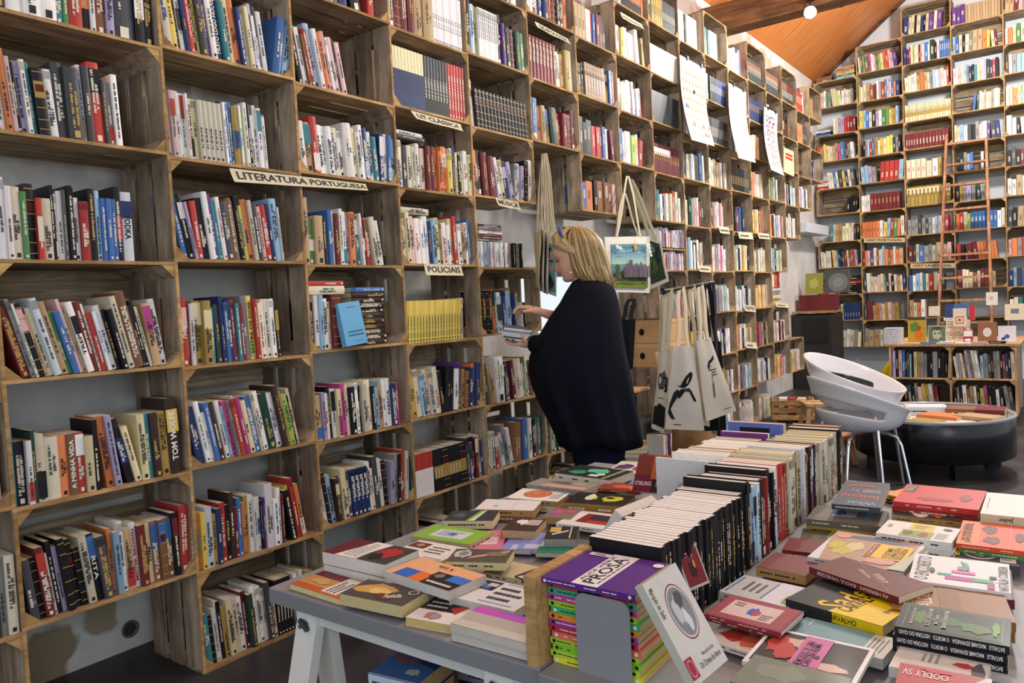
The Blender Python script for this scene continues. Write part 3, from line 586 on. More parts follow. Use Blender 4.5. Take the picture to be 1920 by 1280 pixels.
fill(O, LX, LY, CW, 'w2.5 a2.5 w2.5 w2.5 s2.5 w2.5 V2.5 w2.5 p2.5 w2.5 e2.5 w2.5 s2.5 w2.5 k2.5 w2.5 p2.5 e2.5 w2.5 k2.5 k2.5 e2.5 e2.5 k2.5 e2.5', .01, .42, 'MUSICA shelf at woman\'s head height', 'upright disc cases', 0, hbase=.135, depth=.14)
lying(O, LX, LY, .05, [('e', .012), ('m', .012), ('E', .012), ('w', .012), ('p', .012), ('e', .012), ('k', .012)], 'jewel case pile under MUSICA sign', 'disc cases in a pile', .2, .14, d=.14)
BC = {
 (0, 0): 'p2 pw5 p4 w3 g3 e4 !L3 c3.7 c3.7 l3 c3 !U w3 c3 w3 c3 e3', (0, 1): '!_22 c3 c4 V4 V4 r4 r4 m4 m4', (0, 2): '!L1 r4 o3 c3 y3 c3 i3 c4 t4 t4 !L2 x4 q4 b3 m3 e4 w5', (0, 3): '!_12 !L3 w3 c4 b3 w3 E5 y4 B3 c4 E4', (0, 4): '!_36 !R2 k5 k5 k4 k4', (0, 5): '!_14 !R1 q3 c3 t4 Y4 c4 i4 c3 w3 U3 k4',
 (0, 6): '!L1 w5 c5 c5 w4 !L2 m3 y3 i3 s3 B4.7 k3.7 E4 m5 c3 u4 r4 u3 V3', (0, 8): '!L2 i3 c3 G4 v5.6 e3 o4 c3 B4.7 k5.7 i4 !U B5*6 k3', (0, 9): '!_8 !R2 e5 w5.6 c5.6 c5.6 w4.7 c5 e4 i4',
 (1, -1): '!L2 c3 g3 t3 g5 x4.7 w3.6 c3 e4 l3 i4 !L3 o3 r4.7 p3 V3 v5', (1, 0): 'l2 c5 c4 t5 u5 m4 w3.7 e3 r5 q3.7 V3 p3 b3 o3 B5', (1, 1): 'y5 s4 b4 w4 U5 V4 w4 g5 g4 y5 Y4 s3 !_4', (1, 2): '!_4 k3 e3 s3 r4 b3 e2 Y4 c3 y5 i5 y5 y4 G4 e4 k3', (1, 3): '!L2 s4 s4 V4 e4 !_4 !R2 r5.8*4 s5.8', (1, 4): 'w4 w4 w4 m5.6*8',
 (1, 5): 'o5.5*5 w4 !R2 y5 s5 r4 g5 o4 !U w5.8', (1, 6): 'm3 o3 c4 v5 c4 u3 c3 w2 s3.8 o5 u3 o4 w3 o5 t5', (1, 7): '!L1 E4 w5.8 c5 c5 p4 i4 e3 G4 p3 k4 c3 t5 c3 !U B4', (1, 8): 'E3 m6.8 !L1 t4 o3 p3 i3 Y3 p4 t4 Y4', (1, 9): 'e4 t6 t6 c4 t5 t6',
 (2, -2): '!R2 B5 c3 i3 k2 c4 B3 k2 c3 v5 c3 v5', (2, -1): 'B4 B4 r3 c3 l2 i3 w3 m3 t3 w3 b5.7 w3 G7.8 k3 p4 b3.5*5', (2, 0): '!L1 c5 c4 w4 c3 Y4 o5 t4 c3 e4 s3.6 w4 V3.6 c4.6 w3 r3', (2, 1): 'iY3.5*17', (2, 2): 'm4.4*4 m5.7*10', (2, 3): 'c5.7*4 c6 w6 Y4', (2, 4): 'Yi4.7*11', (2, 5): 'e4 e4 e3 E4.8 e4 E3 e4 w3 s3 w4 p3 r4', (2, 6): 'm5 G3 c3 b5 e5 e3 c4 c4 w3 t4 p4', (2, 7): 'b4 w3 s4 w3 q3 c3 r5 c4 w4 E3', (2, 8): 't4 c4 o4 w4',
 (3, -2): 'v5 v4 v5 t3*12', (3, -1): 's4 b4 c4 !R1 k3 c5 e4 t6.7 t6.7 o5 y4 !L2 c4 m3', (3, 0): 'p5 w2 p4 c3 c3 s4 e3 B4 k4 q4 i4 c3 w3.7 V4.7 G5.7 B4 r4 k5.7', (3, 1): '!_20 !R3 b4 !R1 G3 c4 w3 t3 c4 c3 e3 c3 w3 i3', (3, 2): 'c3 i3 s4 w4 E4 k4 e4 w3 w5.6 v3 !L2 E5.6 B4', (3, 3): '!_5 k4 e3 s3 b3 !_8 w3 k4', (3, 4): 'k4 Y3 e3 V5 e4 !L2 G4 e4 c3', (3, 5): 'o4 r4 c4 l4 b4.5*7 w4 w4', (3, 6): 'r4 k4 !L3 m6 m5 o3*6', (3, 7): 'm5 w3 i3 c4 u4 c3 m4 u4 w3 t3',
 (4, -2): '!R2 t4 t4 m4 p4 t5', (4, -1): 'p3 o4 i3 g4 c4 m4 p5 k4', (4, 0): 'E3 w3 e4 s4.5*8', (4, 1): 'w3 i3 o4 ys4 s5 w3 t4', (4, 2): 'w5 w4 k3 !L2 w5 r3 c4', (4, 3): 'k4 E4 k4 m3 w3', (4, 4): 'w4 w4 t5.7 c4 w4 b3', (4, 5): 'E4 k4 !R2 t5 c4', (4, 6): 'p3 o5 e4 r4 s4.7', (4, 7): 'B4 s3 E4 b4 m7.8 m7.8', (4, 8): 'w4 i4 q4 E5 b4',
}
for k, mm, iscr in BACK:
    O = Vector((X0 + CW * k, YB, ZB - CH * (mm + 1))); base = .0115 if iscr else 0
    if (k, mm) not in BC: continue
    fill(O, RX, RY, CW, BC[(k, mm)], .014, CW * R.uniform(.88, .98), f'end wall, {ORD[k]} column, {brow(mm)} row', 'shelved books', base, True, hmax=CH - .03)
def bcell(k, mm): return Vector((X0 + CW * k, YB, ZB - CH * (mm + 1)))
lying(bcell(0, 7), RX, RY, .01, [('r', .028)] * 4 + [('k', .026), ('r', .026), ('k', .026), ('k', .026)], 'red and black pile on end wall', 'red and black volumes', .26, 0, True)
lying(bcell(0, 7), RX, RY, .285, [('k', .028)] * 5 + [('r', .026), ('m', .026), ('k', .026), ('k', .026)], 'second pile on end wall', 'red and black volumes', .25, 0, True)
lying(bcell(0, 3), RX, RY, .0, [('r', .022), ('r', .022), ('w', .022), ('w', .022), ('r', .02)], 'end wall corner', 'shelved books', .16, 0, True)
lying(bcell(0, 1), RX, RY, .0, [('b', .03), ('B', .02), ('w', .02)], 'end wall corner', 'shelved books', .2, 0, True)
lying(bcell(0, -1), RX, RY, .28, [('s', .03), ('q', .02), ('y', .03), ('t', .03), ('r', .012), ('t', .03)], 'atop end wall crate', 'shelved books', .24, 0, True)
lying(bcell(0, -1), RX, RY, .03, [('u', .035), ('u', .035)], 'atop end wall crate', 'shelved books', .2, 0, True)
# ------------------------------------------------------------------ front tables
TZ = .55
def table(name, x0, x1, y0, y1, label):
    t = thing('display_table', label, 'table', ((x0 + x1) / 2, (y0 + y1) / 2, 0)); M = Matrix.Translation((-(x0 + x1) / 2, -(y0 + y1) / 2, 0))
    g = G(); g.box((x0, y0, TZ - .038), (x1, y1, TZ - .004), M_PAINT, '84868a', M); g.box((x0, y0 + .001, TZ - .004), (x1, y1, TZ), M_PAINT, '94969b', M); g.build('tabletop', t)
    for yy in (y0 + .05, y1 - .16):
        g = G(); g.box((x0 + .04, yy, TZ - .09), (x1 - .02, yy + .045, TZ - .038), M_PAINT, 'e2e1da', M); g.build('trestle_beam', t)
        for xx, sx in ((x0 + .10, -1), (x1 - .14, 1)):
            for sy in (-1, 1):
                g = G(); a = Vector((xx, yy + .022 + sy * .012, TZ - .045)); b_ = Vector((xx + sx * .05, yy + .022 + sy * .10, 0)); n = (b_ - a).normalized()
                ux = Vector((1, 0, 0)); uy = n.cross(ux).normalized(); ux = uy.cross(n)
                g.rings([[tuple(p + ux * (.038 * q) + uy * (.014 * s2)) for q, s2 in ((-1, -1), (1, -1), (1, 1), (-1, 1))] for p in (a, b_)], M_PAINT, 'eeece4', M, smooth=False)
                lg = g.build('leg', t)
                if sy < 0:
                    g = G(); c = a + n * .045 + Vector((0, -.02, 0)); g.tube([c + Vector((-.016, -.004, .010)), c, c + Vector((.014, -.004, -.012))], [.006, .009, .006], M_PAINT, '3a3a3c', 8, M); g.tube([c, c + Vector((0, -.016, 0))], .006, M_PAINT, '55555a', 8, M)
                    g.build('wing_nut', lg)
    return t
T1 = (.80, 1.655, .285, 1.95); T2 = (1.662, 2.95, .270, 1.96)
table('t', *T1, 'grey-topped trestle table with white splayed legs, books lying on it, left of the divider')
table('t', *T2, 'grey-topped trestle table carrying the standing book row and bookend, at the right')

def w16(s): return ' '.join(s.split()[:16])
# flat books: A = near left corner, B = near right, C = far left, on the plane z
def flat(A, B, C, z, th, col, spine='n', dec=(), label='', pg='ddd5ba', under=(), udec=(), ulab=None, sp=None, tilt=0, hard=False, wave=0):
    a, b_, c = tz(*A, z), tz(*B, z), tz(*C, z); ex = (b_ - a); wd = ex.length; ex.normalize(); q = c - a; q = q - ex * q.dot(ex); dp = q.length; ey = q.normalized()
    dp = min(max(dp, .10), .30); wd = min(max(wd, .09), .30)
    ez = ex.cross(ey)
    if ez.z < 0: raise Exception('flip ' + label)
    M = frame(a, ex, ey, Vector((0, 0, 1)))
    if tilt: M = M @ Matrix.Rotation(math.radians(tilt), 4, 'X')
    flatM(M, wd, dp, th, col, spine, dec, label, pg, sp, hard)
    zz = z - th
    for k, (cc, tt) in enumerate(under):
        j = Matrix.Translation((R.uniform(-.006, .006), R.uniform(-.006, .006), -(th + .0005) - sum(u[1] + .0005 for u in under[:k]))) @ Matrix.Rotation(R.uniform(-.04, .04), 4, 'Z')
        flatM(M @ j, wd, dp, tt, cc, spine, udec, ulab[k] if ulab else f'{CNAME.get(cc, "book")[:12]} book directly under the ' + ' '.join(label.split()[:9]), pg, None, hard)
def flatM(M, wd, dp, th, col, spine, dec, label, pg='ddd5ba', sp=None, hard=False):
    c = M @ Vector((wd / 2, dp / 2, 0)); dist = (c - CAM).length
    BOOKS.append(dict(flat=True, M=M, w=wd, d=dp, th=th, col=col, spine=spine, dec=dec, label=label, group='', pg=pg, sp=sp, hard=hard, size=wd * dp * .8 / dist ** 2 + .01, seed=R.random()))
def decals(g, dec, w_, d_, M, mat=None, z0=.0003):
    mat = mat or M_COVER
    for i, q in enumerate(dec):
        z = z0 + .00022 * i; k = q[0]
        if k == 'r':
            _, u0, v0, u1, v1, cc = q; g.quad([(u0 * w_, v0 * d_, z), (u1 * w_, v0 * d_, z), (u1 * w_, v1 * d_, z), (u0 * w_, v1 * d_, z)], mat, cc, M)
        elif k == 'e':
            _, cu, cv, ru, rv, cc = q; g.quad([((cu + ru * math.cos(a)) * w_, (cv + rv * math.sin(a)) * d_, z) for a in [2 * PI * n / 28 for n in range(28)]], mat, cc, M)
        elif k == 'p':
            _, pts, cc = q; g.quad([(u * w_, v * d_, z) for u, v in pts], mat, cc, M)
        elif k == 't':
            _, s, cu, cv, h_, wf, cc, rot = q
            put_text(g, s, M @ Matrix.Translation((cu * w_, cv * d_, z)) @ Matrix.Rotation(math.radians(rot), 4, 'Z'), h_, (wf * (w_ if rot % 180 == 0 else d_)) if wf else None, cc, mat, .02)
        elif k == 'b':    # irregular printed patch
            _, cu, cv, ru, rv, cc, sd = q; rr = random.Random(sd); n = 14
            g.add([(cu * w_, cv * d_, z)] + [((cu + ru * math.cos(2 * PI * j / n) * rr.uniform(.6, 1.1)) * w_, (cv + rv * math.sin(2 * PI * j / n) * rr.uniform(.6, 1.1)) * d_, z) for j in range(n)], [(0, 1 + j, 1 + (j + 1) % n) for j in range(n)], mat, cc, M)
        elif k == 'l':    # lines of small print
            _, u0, v0, u1, v1, n, cc, rot, sd = q; rr = random.Random(sd)
            for j in range(n):
                f0 = (j + .2) / n; f1 = (j + .62) / n; p = 0.0; end = rr.uniform(.6, 1)
                while p < end:
                    l = rr.uniform(.05, .15)
                    if rot: x0, x1_, y0_, y1_ = u0 + (u1 - u0) * f0, u0 + (u1 - u0) * f1, v0 + (v1 - v0) * p, v0 + (v1 - v0) * min(1, p + l * .8)
                    else: x0, x1_, y0_, y1_ = u0 + (u1 - u0) * p, u0 + (u1 - u0) * min(1, p + l * .8), v0 + (v1 - v0) * f0, v0 + (v1 - v0) * f1
                    g.quad([(x0 * w_, y0_ * d_, z), (x1_ * w_, y0_ * d_, z), (x1_ * w_, y1_ * d_, z), (x0 * w_, y1_ * d_, z)], mat, cc, M); p += l
def flat_geo(gc, gp, b, M):
    w_, d_, th = b['w'], b['d'], b['th']; c = .0022 if b['hard'] else .0006; col = hx(b['col']); s = b['spine']; ins = .003 if b['hard'] else .0004
    gc.box((0, 0, -c), (w_, d_, 0), M_COVER, col, M); gc.box((0, 0, -th), (w_, d_, -th + c), M_COVER, col, M)
    x0, x1, y0, y1 = ins, w_ - ins, ins, d_ - ins; scol = hx(b['sp']) if b['sp'] else col
    if s == 'n': gc.box((0, 0, -th + c), (w_, .002, -c), M_COVER, scol, M); y0 = .002; F = frame(Vector((w_ / 2, -.0003, -th / 2)), Vector((1, 0, 0)), Vector((0, 0, 1)), Vector((0, -1, 0))); L = w_
    if s == 'f': gc.box((0, d_ - .002, -th + c), (w_, d_, -c), M_COVER, scol, M); y1 = d_ - .002; F = None
    if s == 'l': gc.box((0, 0, -th + c), (.002, d_, -c), M_COVER, scol, M); x0 = .002; F = None
    if s == 'r': gc.box((w_ - .002, 0, -th + c), (w_, d_, -c), M_COVER, scol, M); x1 = w_ - .002; F = frame(Vector((w_ + .0003, d_ / 2, -th / 2)), Vector((0, 1, 0)), Vector((0, 0, 1)), Vector((1, 0, 0))); L = d_
    gp.box((x0, y0, -th + c), (x1, y1, -c), M_PAGE, b['pg'], M)
    if s in 'nr' and F is not None:
        rr = random.Random(b['seed']); lum = scol[1]; ink = H('e9e4d0') if lum < .25 else H('2a2a30'); p = -.42
        st = b.get('sptext') or (b['label'] == '' and None)
        for d in b['dec']:
            if d[0] == 'Q': gc.quad([((d[1] - .5) * L, -th / 2, -.0001), ((d[2] - .5) * L, -th / 2, -.0001), ((d[2] - .5) * L, th / 2, -.0001), ((d[1] - .5) * L, th / 2, -.0001)], M_COVER, d[3], M @ F)
            if d[0] == 'C': gc.quad([((d[1] - .5) * L + th * .3 * math.cos(a), th * .3 * math.sin(a), .0002) for a in [2 * PI * n / 16 for n in range(16)]], M_COVER, d[2], M @ F)
            if d[0] == 'S':
                put_text(gc, d[1], M @ F @ Matrix.Rotation(math.radians(d[4]) if len(d) > 4 else 0, 4, 'Z'), min(th * .5, .011), L * d[2], d[3]); st = 1
        if not st:
            while p < .3:
                l = rr.uniform(.03, .09)
                if rr.random() < .7: gc.quad([(p * L, -th * .07, 0), ((p + l * .85) * L, -th * .07, 0), ((p + l * .85) * L, th * .10, 0), (p * L, th * .10, 0)], M_COVER, ink, M @ F)
                p += l
    decals(gc, [q for q in b['dec'] if q[0] not in 'SQC'], w_, d_, M)

W_ = 'eeece6'
# --- left table
flat((604, 1034), (722, 1059), (673, 1010), .616, .032, 'd8d6d0', 'f', [('r', 0, 0, .42, 1, '6b2a30'), ('r', .55, 0, 1, 1, '4a4440'), ('p', [(.2, .0), (.5, .0), (.62, 1), (.35, 1)], W_), ('l', .28, .1, .5, .9, 4, '8a8a88', 1, 3), ('b', .76, .5, .17, .4, 'b5373a', 5), ('b', .7, .3, .1, .2, '2a2c36', 6)], 'fat white-edged book with dark red and white cover, front left of table', 'dedcd5', under=[('e', .030)])
flat((543, 1094), (638, 1124), (599, 1067), .566, .014, 'd9a35a', 'f', [('r', 0, .0, 1, .25, 'c8683a'), ('r', 0, .72, .55, 1, '7d3035'), ('r', .55, .1, .85, .95, W_), ('l', .6, .15, .8, .9, 3, '33333a', 1, 9), ('b', .3, .5, .18, .2, 'e3bb7c', 2)], 'orange and maroon paperback at the very left table corner', 'd9d3a0')
flat((637, 1112), (754, 1136), (688, 1088), .590, .028, '55504e', 'f', [('b', .35, .55, .33, .38, 'd8a860', 11), ('b', .42, .5, .22, .22, 'edca7a', 12), ('b', .6, .3, .2, .2, '6b4030', 13), ('t', 'Fanfulla', .70, .36, .022, .42, W_, 25), ('e', .88, .72, .07, .13, W_), ('e', .88, .72, .055, .1, '55504e')], 'thick yellow-paged paperback with portrait cover overhanging the table front', 'd3c38e')
flat((720, 1070), (841, 1108), (791, 1044), .612, .022, 'f0b88c', 'f', [('r', .12, .02, .36, .42, '3a6fd0'), ('r', .36, .02, .56, .42, 'ea7a3a'), ('r', .52, .3, .76, .6, '2c2826'), ('b', .62, .45, .08, .12, '8a7a70', 4), ('r', .56, .0, 1, .32, '26282c'), ('r', .76, .32, 1, .62, '3d7fe0'), ('l', .6, .06, .95, .24, 1, 'eeece6', 0, 2), ('t', 'A. Leda', .52, .80, .014, .22, '3a3a3a', 180)], 'peach paperback with blue and orange squares on its cover', 'cfd0cc')
flat((841, 1117), (964, 1146), (908, 1083), .588, .020, 'e3e5e8', 'f', [('r', .05, .55, .38, .95, '2a3050'), ('r', .1, .6, .3, .8, '5a7ad8'), ('r', .22, .72, .36, .86, 'd8d4cc'), ('l', .45, .2, .85, .85, 3, '44464c', 0, 11), ('r', .4, .10, .9, .12, '6a8fd0'), ('r', .45, .92, .95, .94, '6a8fd0')], 'white paperback with curly black title and thin blue lines', 'cfccc4')
flat((760, 1156), (848, 1172), (838, 1117), .571, .020, 'e9e8e6', 'f', [('r', .0, .4, .8, 1, '2c2c30'), ('l', .08, .48, .6, .95, 3, 'e9e8e6', 0, 12), ('p', [(.6, .55), (.95, .8), (.8, .35)], 'b8382e'), ('b', .45, .2, .25, .14, 'c98070', 8), ('b', .5, .18, .1, .08, '8fa8d8', 3)], 'white paperback with black block lettering and red triangle', 'd6bc7a')
flat((844, 1168), (992, 1208), (893, 1134), .590, .018, 'bdb8b2', 'f', [('r', 0, .72, 1, 1, 'd05ad0'), ('r', .3, .9, 1, 1, '9a6ad8'), ('r', 0, .0, 1, .28, 'cfccc4')], 'grey shrink-wrapped book with a magenta strip against the divider', 'cfc9bd', under=[('w', .019)])
flat((835, 1052), (948, 1055), (878, 1033), .608, .021, '5d5a50', 'n', [('b', .2, .6, .17, .35, 'c9ced2', 3), ('b', .2, .6, .1, .22, '8a8c8c', 5), ('p', [(.3, .2), (.95, .75), (.95, .95), (.4, .45)], 'c7ab8c'), ('b', .75, .6, .2, .2, '8d7a66', 6)], 'brown photo-covered paperback with a red bottom edge behind the peach one', 'd9d3a2', sp='d9d3a2')
flat((735, 1034), (827, 1052), (768, 1008), .580, .020, 'eceae6', 'r', [('l', .45, .3, .9, .8, 3, '303236', 0, 13), ('r', .02, .5, .36, .86, '6a4a3a'), ('b', .2, .7, .1, .1, 'c09070', 4), ('r', .62, .04, .98, .06, '4a6a9a')], 'white paperback with looping grey title and small brown picture', 'c9b48a', sp='c9b48a')
flat((770, 1004), (882, 1020), (832, 985), .586, .022, '8fc24a', 'r', [('r', .22, .2, .78, .75, 'd3e0e8'), ('l', .3, .3, .7, .7, 3, '7a94b8', 0, 4), ('b', .52, .48, .08, .1, '4a66b0', 2)], 'lime green patterned book with a pale label', 'b9ad8c', sp='b9ad8c')
flat((879, 1033), (938, 1032), (929, 994), .572, .012, 'd9809a', 'r', [('r', .15, .3, .8, .65, 'ecd2dc'), ('l', .3, .4, .7, .6, 3, 'c08aa0', 0, 8)], 'pink patterned paperback with pale label on left table', 'c8c2b4')
flat((937, 1030), (962, 1031), (982, 998), .571, .011, '8c9be0', 'r', [('r', .3, .05, .9, .3, 'c6cdf0')], 'left periwinkle patterned paperback next to pink one', 'c8c2b4')
flat((968, 1029), (1002, 1030), (1000, 998), .573, .012, '8c9be0', 'r', [('r', .2, .05, .7, .3, 'c6cdf0')], 'right periwinkle patterned paperback next to the teal one', 'c8c2b4')
flat((1004, 1036), (1036, 1037), (1020, 1007), .575, .012, '2f8a74', 'r', [('r', .0, .4, .45, .75, 'd0ece2')], 'teal green paperback with pale label beside the divider', 'c8c2b4')
flat((1020, 1010), (1078, 1010), (1046, 987), .597, .024, '33322f', 'r', [('r', .1, .55, .45, .95, 'd9b45a'), ('p', [(.2, .3), (.7, .6), (.7, .7), (.2, .42)], 'd9e2ea'), ('r', .75, .05, .8, .95, 'c9c9b0')], 'glossy dark book with yellow and white photo strips', 'a9a9a6', sp='8a8a88')
flat((940, 993), (1003, 996), (969, 971), .596, .024, '4a3634', 'l', [('b', .35, .72, .2, .2, 'f0ecec', 5), ('b', .45, .6, .12, .16, 'eae2e2', 9), ('r', .55, .45, .95, .9, 'c9b2b0'), ('b', .45, .66, .16, .16, 'f4f0f0', 7)], 'dark brown paperback with white splash and red spine', 'c9ab7c', sp='b03030')
flat((832, 976), (924, 976), (884, 957), .598, .026, '3d4044', 'n', [('p', [(.45, 0), (.6, 0), (.72, 1), (.62, 1)], '8ccf4a'), ('p', [(.52, 0), (.62, 0), (.74, 1), (.71, 1)], 'e3ece0'), ('b', .25, .5, .14, .3, '55626c', 2)], 'charcoal paperback crossed by a lime diagonal stripe', 'd6cda0', sp='d6cda0')
flat((890, 954), (1000, 957), (939, 936), .592, .020, 'e9eaec', 'n', [('e', .3, .35, .04, .06, '9aa0a8'), ('r', .6, .1, .62, .9, 'd0d2d6')], 'plain white loose-covered book with tiny mark', 'b08a52', sp='b08a52', under=[('u', .018)])
flat((949, 933), (1046, 940), (987, 915), .594, .020, 'f0efed', 'n', [('e', .45, .55, .27, .36, 'c9764f'), ('e', .45, .55, .21, .28, 'd98a62'), ('e', .45, .55, .15, .2, 'c9764f'), ('e', .45, .55, .09, .12, 'd98a62'), ('l', .75, .2, .95, .8, 4, '8a8c90', 1, 3)], 'white book with terracotta ringed oval', 'a8895a', sp='a8895a', under=[('c', .018)])
flat((1016, 968), (1070, 972), (1048, 951), .588, .022, '8c7a78', 'r', [('b', .3, .55, .22, .3, 'e0567a', 5), ('b', .2, .5, .1, .2, '9a6ad0', 6), ('b', .75, .65, .15, .2, 'd85a70', 3)], 'taupe paperback with pink and purple swirl', 'b59a6a', sp='b59a6a')
flat((1042, 980), (1130, 992), (1102, 958), .585, .014, 'ecebe8', 'n', [('r', .28, .25, .95, .85, '8c2a2c'), ('r', .45, .5, .95, .8, '2c2c50'), ('r', .5, .28, .9, .4, 'c8452c')], 'white-bordered book with dark red sea picture', 'd8d4c8')
flat((986, 907), (1096, 920), (1027, 898), .607, .008, '9a958f', 'n', [('p', [(.2, .05), (.95, .05), (.95, .4), (.3, .4)], 'd2a9a0'), ('b', .5, .7, .3, .2, '6a6a68', 4), ('b', .75, .7, .14, .2, 'b8a48a', 2)], 'thin grey and pink magazine lying open-edged', 'c8b49a', under=[('e', .012)])
flat((1040, 886), (1142, 900), (1068, 868), .612, .030, '1f2a26', 'n', [('b', .55, .62, .22, .24, '5fc7a4', 3), ('b', .28, .35, .18, .2, '3a9a7c', 4), ('r', .55, .12, .72, .3, 'd9e6ee'), ('b', .7, .35, .08, .12, 'cfe3e6', 6), ('p', [(.84, .0), (.9, .0), (.9, 1), (.84, 1)], '9aa06a')], 'fat black paperback with teal faces, back of the left table', 'e2dccb', sp='e2dccb')
flat((1135, 884), (1205, 888), (1150, 863), .580, .016, 'd8ddc0', 'n', [('b', .3, .5, .3, .3, '5a3a7a', 7), ('b', .7, .4, .2, .2, 'b03a9a', 8)], 'pale green book with purple blots by woman', 'd8cfa8')
flat((1120, 905), (1196, 915), (1160, 888), .575, .010, '8aa6cc', 'n', [('p', [(.6, .2), (.95, .5), (.9, .1)], 'd8dcd8')], 'sky blue flat book under leaning red ones', 'd8cfa8')
flat((1057, 941), (1168, 949), (1090, 922), .604, .036, '242420', 'n', [('b', .35, .55, .12, .25, 'dfe04a', 3), ('e', .32, .6, .06, .28, 'e9e6dc'), ('b', .7, .5, .2, .3, 'd8dc3a', 5), ('b', .66, .6, .08, .1, '242420', 6)], 'thick brown-edged paperback with yellow skulls on black', 'a07c44', sp='a07c44')
flat((1118, 915), (1200, 922), (1135, 903), .598, .010, '8a3a2c', 'n', [('b', .5, .5, .3, .3, 'd4663a', 5), ('b', .75, .5, .12, .3, 'e08a4a', 6)], 'narrow flame coloured paperback above skull cover', 'c2a080')
flat((965, 1079), (1000, 1092), (990, 1062), .570, .012, '4c3a3a', 'n', [('p', [(.1, 0), (.5, 0), (.8, 1), (.4, 1)], 'd9cede')], 'dark book with lilac band tucked by divider', 'd6cfa6')
flat((905, 1072), (985, 1088), (940, 1052), .566, .015, 'd3c9a2', 'n', [], 'plain straw coloured book underneath brown photo book', 'd3c89a')
flat((700, 1088), (800, 1118), (750, 1062), .575, .018, 'b9bcc0', 'f', [], 'blue grey book mostly under the peach paperback', 'c9c6be')
# books standing in the far left of table 1 and leaning ones
def lean_book(corner, ex, ez, w_, h_, th, col, dec, label, pg='e3dcc8'):
    ex = Vector(ex).normalized(); ez = Vector(ez); ez = (ez - ex * ez.dot(ex)).normalized(); n = ex.cross(ez)
    flatM(frame(Vector(corner), ex, ez, n), w_, h_, th, col, 'l', dec, label, pg)
lean_book((1.27, 1.40, .600), (.97, -.15, .08), (.0, .45, .8), .165, .13, .018, '8a4038', [('r', 0, 0, .45, .45, '7a2a44'), ('t', 'STIRLING', .24, .22, .014, .4, W_, 0), ('r', .45, 0, 1, .35, '3a2a24'), ('t', 'PRIN', .68, .2, .016, .25, 'c9a45a', 0), ('r', .4, .35, 1, 1, 'c06a3c'), ('b', .7, .7, .2, .15, 'da8a50', 4)], 'reddish paperback propped up against the whitish row, orange sky cover')
lean_book((1.475, 1.00, .600), (-.12, -1, 0), (.55, -.06, .83), .17, .135, .028, 'd3d5dc', [('l', .2, .15, .8, .5, 7, '55565c', 0, 4)], 'whitish thick book leaning against the black row, text on its back', 'e9e7e0')

# --- right table
flat((1559, 944), (1651, 952), (1573, 882), .640, .016, '454b55', 'n', [('t', 'What', .58, .12, .034, .62, '7fa3d8', 180), ('t', 'lingua', .48, .36, .034, .82, 'd2553c', 180), ('t', 'is', .33, .57, .03, .16, '7fa3d8', 180), ('t', 'esta?', .42, .78, .034, .56, 'd2553c', 180), ('l', .5, .5, .92, .64, 3, 'cfd4da', 0, 5), ('r', .08, .95, .26, .97, 'e0e0e0')], 'slate book titled in red and blue lettering, propped by cream row', 'c9c4b4')
flat((1511, 972), (1653, 987), (1535, 946), .602, .018, '6b6a5c', 'n', [('r', .12, .2, .85, .9, '77766a'), ('r', .3, .35, .62, .85, 'cfc6d8'), ('b', .38, .6, .12, .22, '4a66a8', 3), ('r', .74, .3, .8, .75, '5a90a8')], 'olive grey plastic-covered book with small blue figure', 'a8a48c', under=[('Y', .018), ('t', .012)])
flat((1655, 925), (1678, 930), (1660, 900), .580, .014, 'e8a03a', 'n', [('r', .7, 0, 1, 1, '2a2622')], 'yellow orange book end beyond the slate one', 'c9b46a', under=[('k', .012)])
flat((1674, 939), (1835, 956), (1694, 906), .625, .016, 'cf3a3c', 'n', [('r', .04, .55, .17, .95, '3a2a30'), ('l', .05, .6, .16, .9, 3, 'd8c8c0', 0, 4), ('b', .45, .28, .25, .1, 'a02c30', 5), ('b', .8, .5, .08, .2, '9a2a2c', 6)], 'big shiny red book at far edge of the right table', 'e2dccb', under=[('r', .022), ('m', .02)])
flat((1838, 962), (1935, 972), (1847, 922), .628, .026, 'ecebe6', 'n', [('l', .07, .25, .14, .75, 1, 'e0858c', 1, 2), ('S', 'Jader', .3, '222226', 180)], 'white hardback with pink vertical letters at the right frame edge', 'd8cfb0', sp='d8ccac')
flat((1672, 968), (1806, 978), (1682, 945), .596, .014, '4a4440', 'n', [('e', .42, .5, .13, .4, 'efe6d4'), ('t', 'O MILAGRE', .42, .6, .01, .18, '3a3a3a', 180), ('t', 'DA ROSA', .42, .4, .01, .14, '3a3a3a', 180), ('b', .18, .6, .1, .25, 'e08a4a', 3), ('b', .66, .4, .1, .3, 'd9692f', 4), ('b', .6, .7, .06, .16, 'f0e6d8', 5), ('b', .74, .65, .05, .14, 'efe6da', 6), ('r', .86, 0, 1, 1, '5a4034')], 'orange and charcoal patterned paperback below shiny red one', 'c9a45c', sp='b08a4a', under=[('t', .016), ('Y', .010)])
flat((1642, 998), (1784, 1018), (1668, 974), .612, .022, 'e6e5e2', 'n', [('r', .36, .55, .68, .95, 'dcc83c'), ('l', .42, .62, .62, .9, 3, '8a7a2a', 0, 3), ('r', .3, .05, .72, .48, '9aa44a'), ('b', .4, .27, .08, .17, '5a6a24', 3), ('b', .6, .27, .08, .17, '8a5a4a', 4), ('l', .76, .1, .95, .5, 6, '9a9a98', 0, 7), ('e', .86, .78, .06, .07, '5a5c58'), ('t', 'VILA', .1, .6, .01, .2, '3a3a3e', 90)], 'white book pile with yellow label and little tree picture', 'cfcac0', under=[('w', .026)])
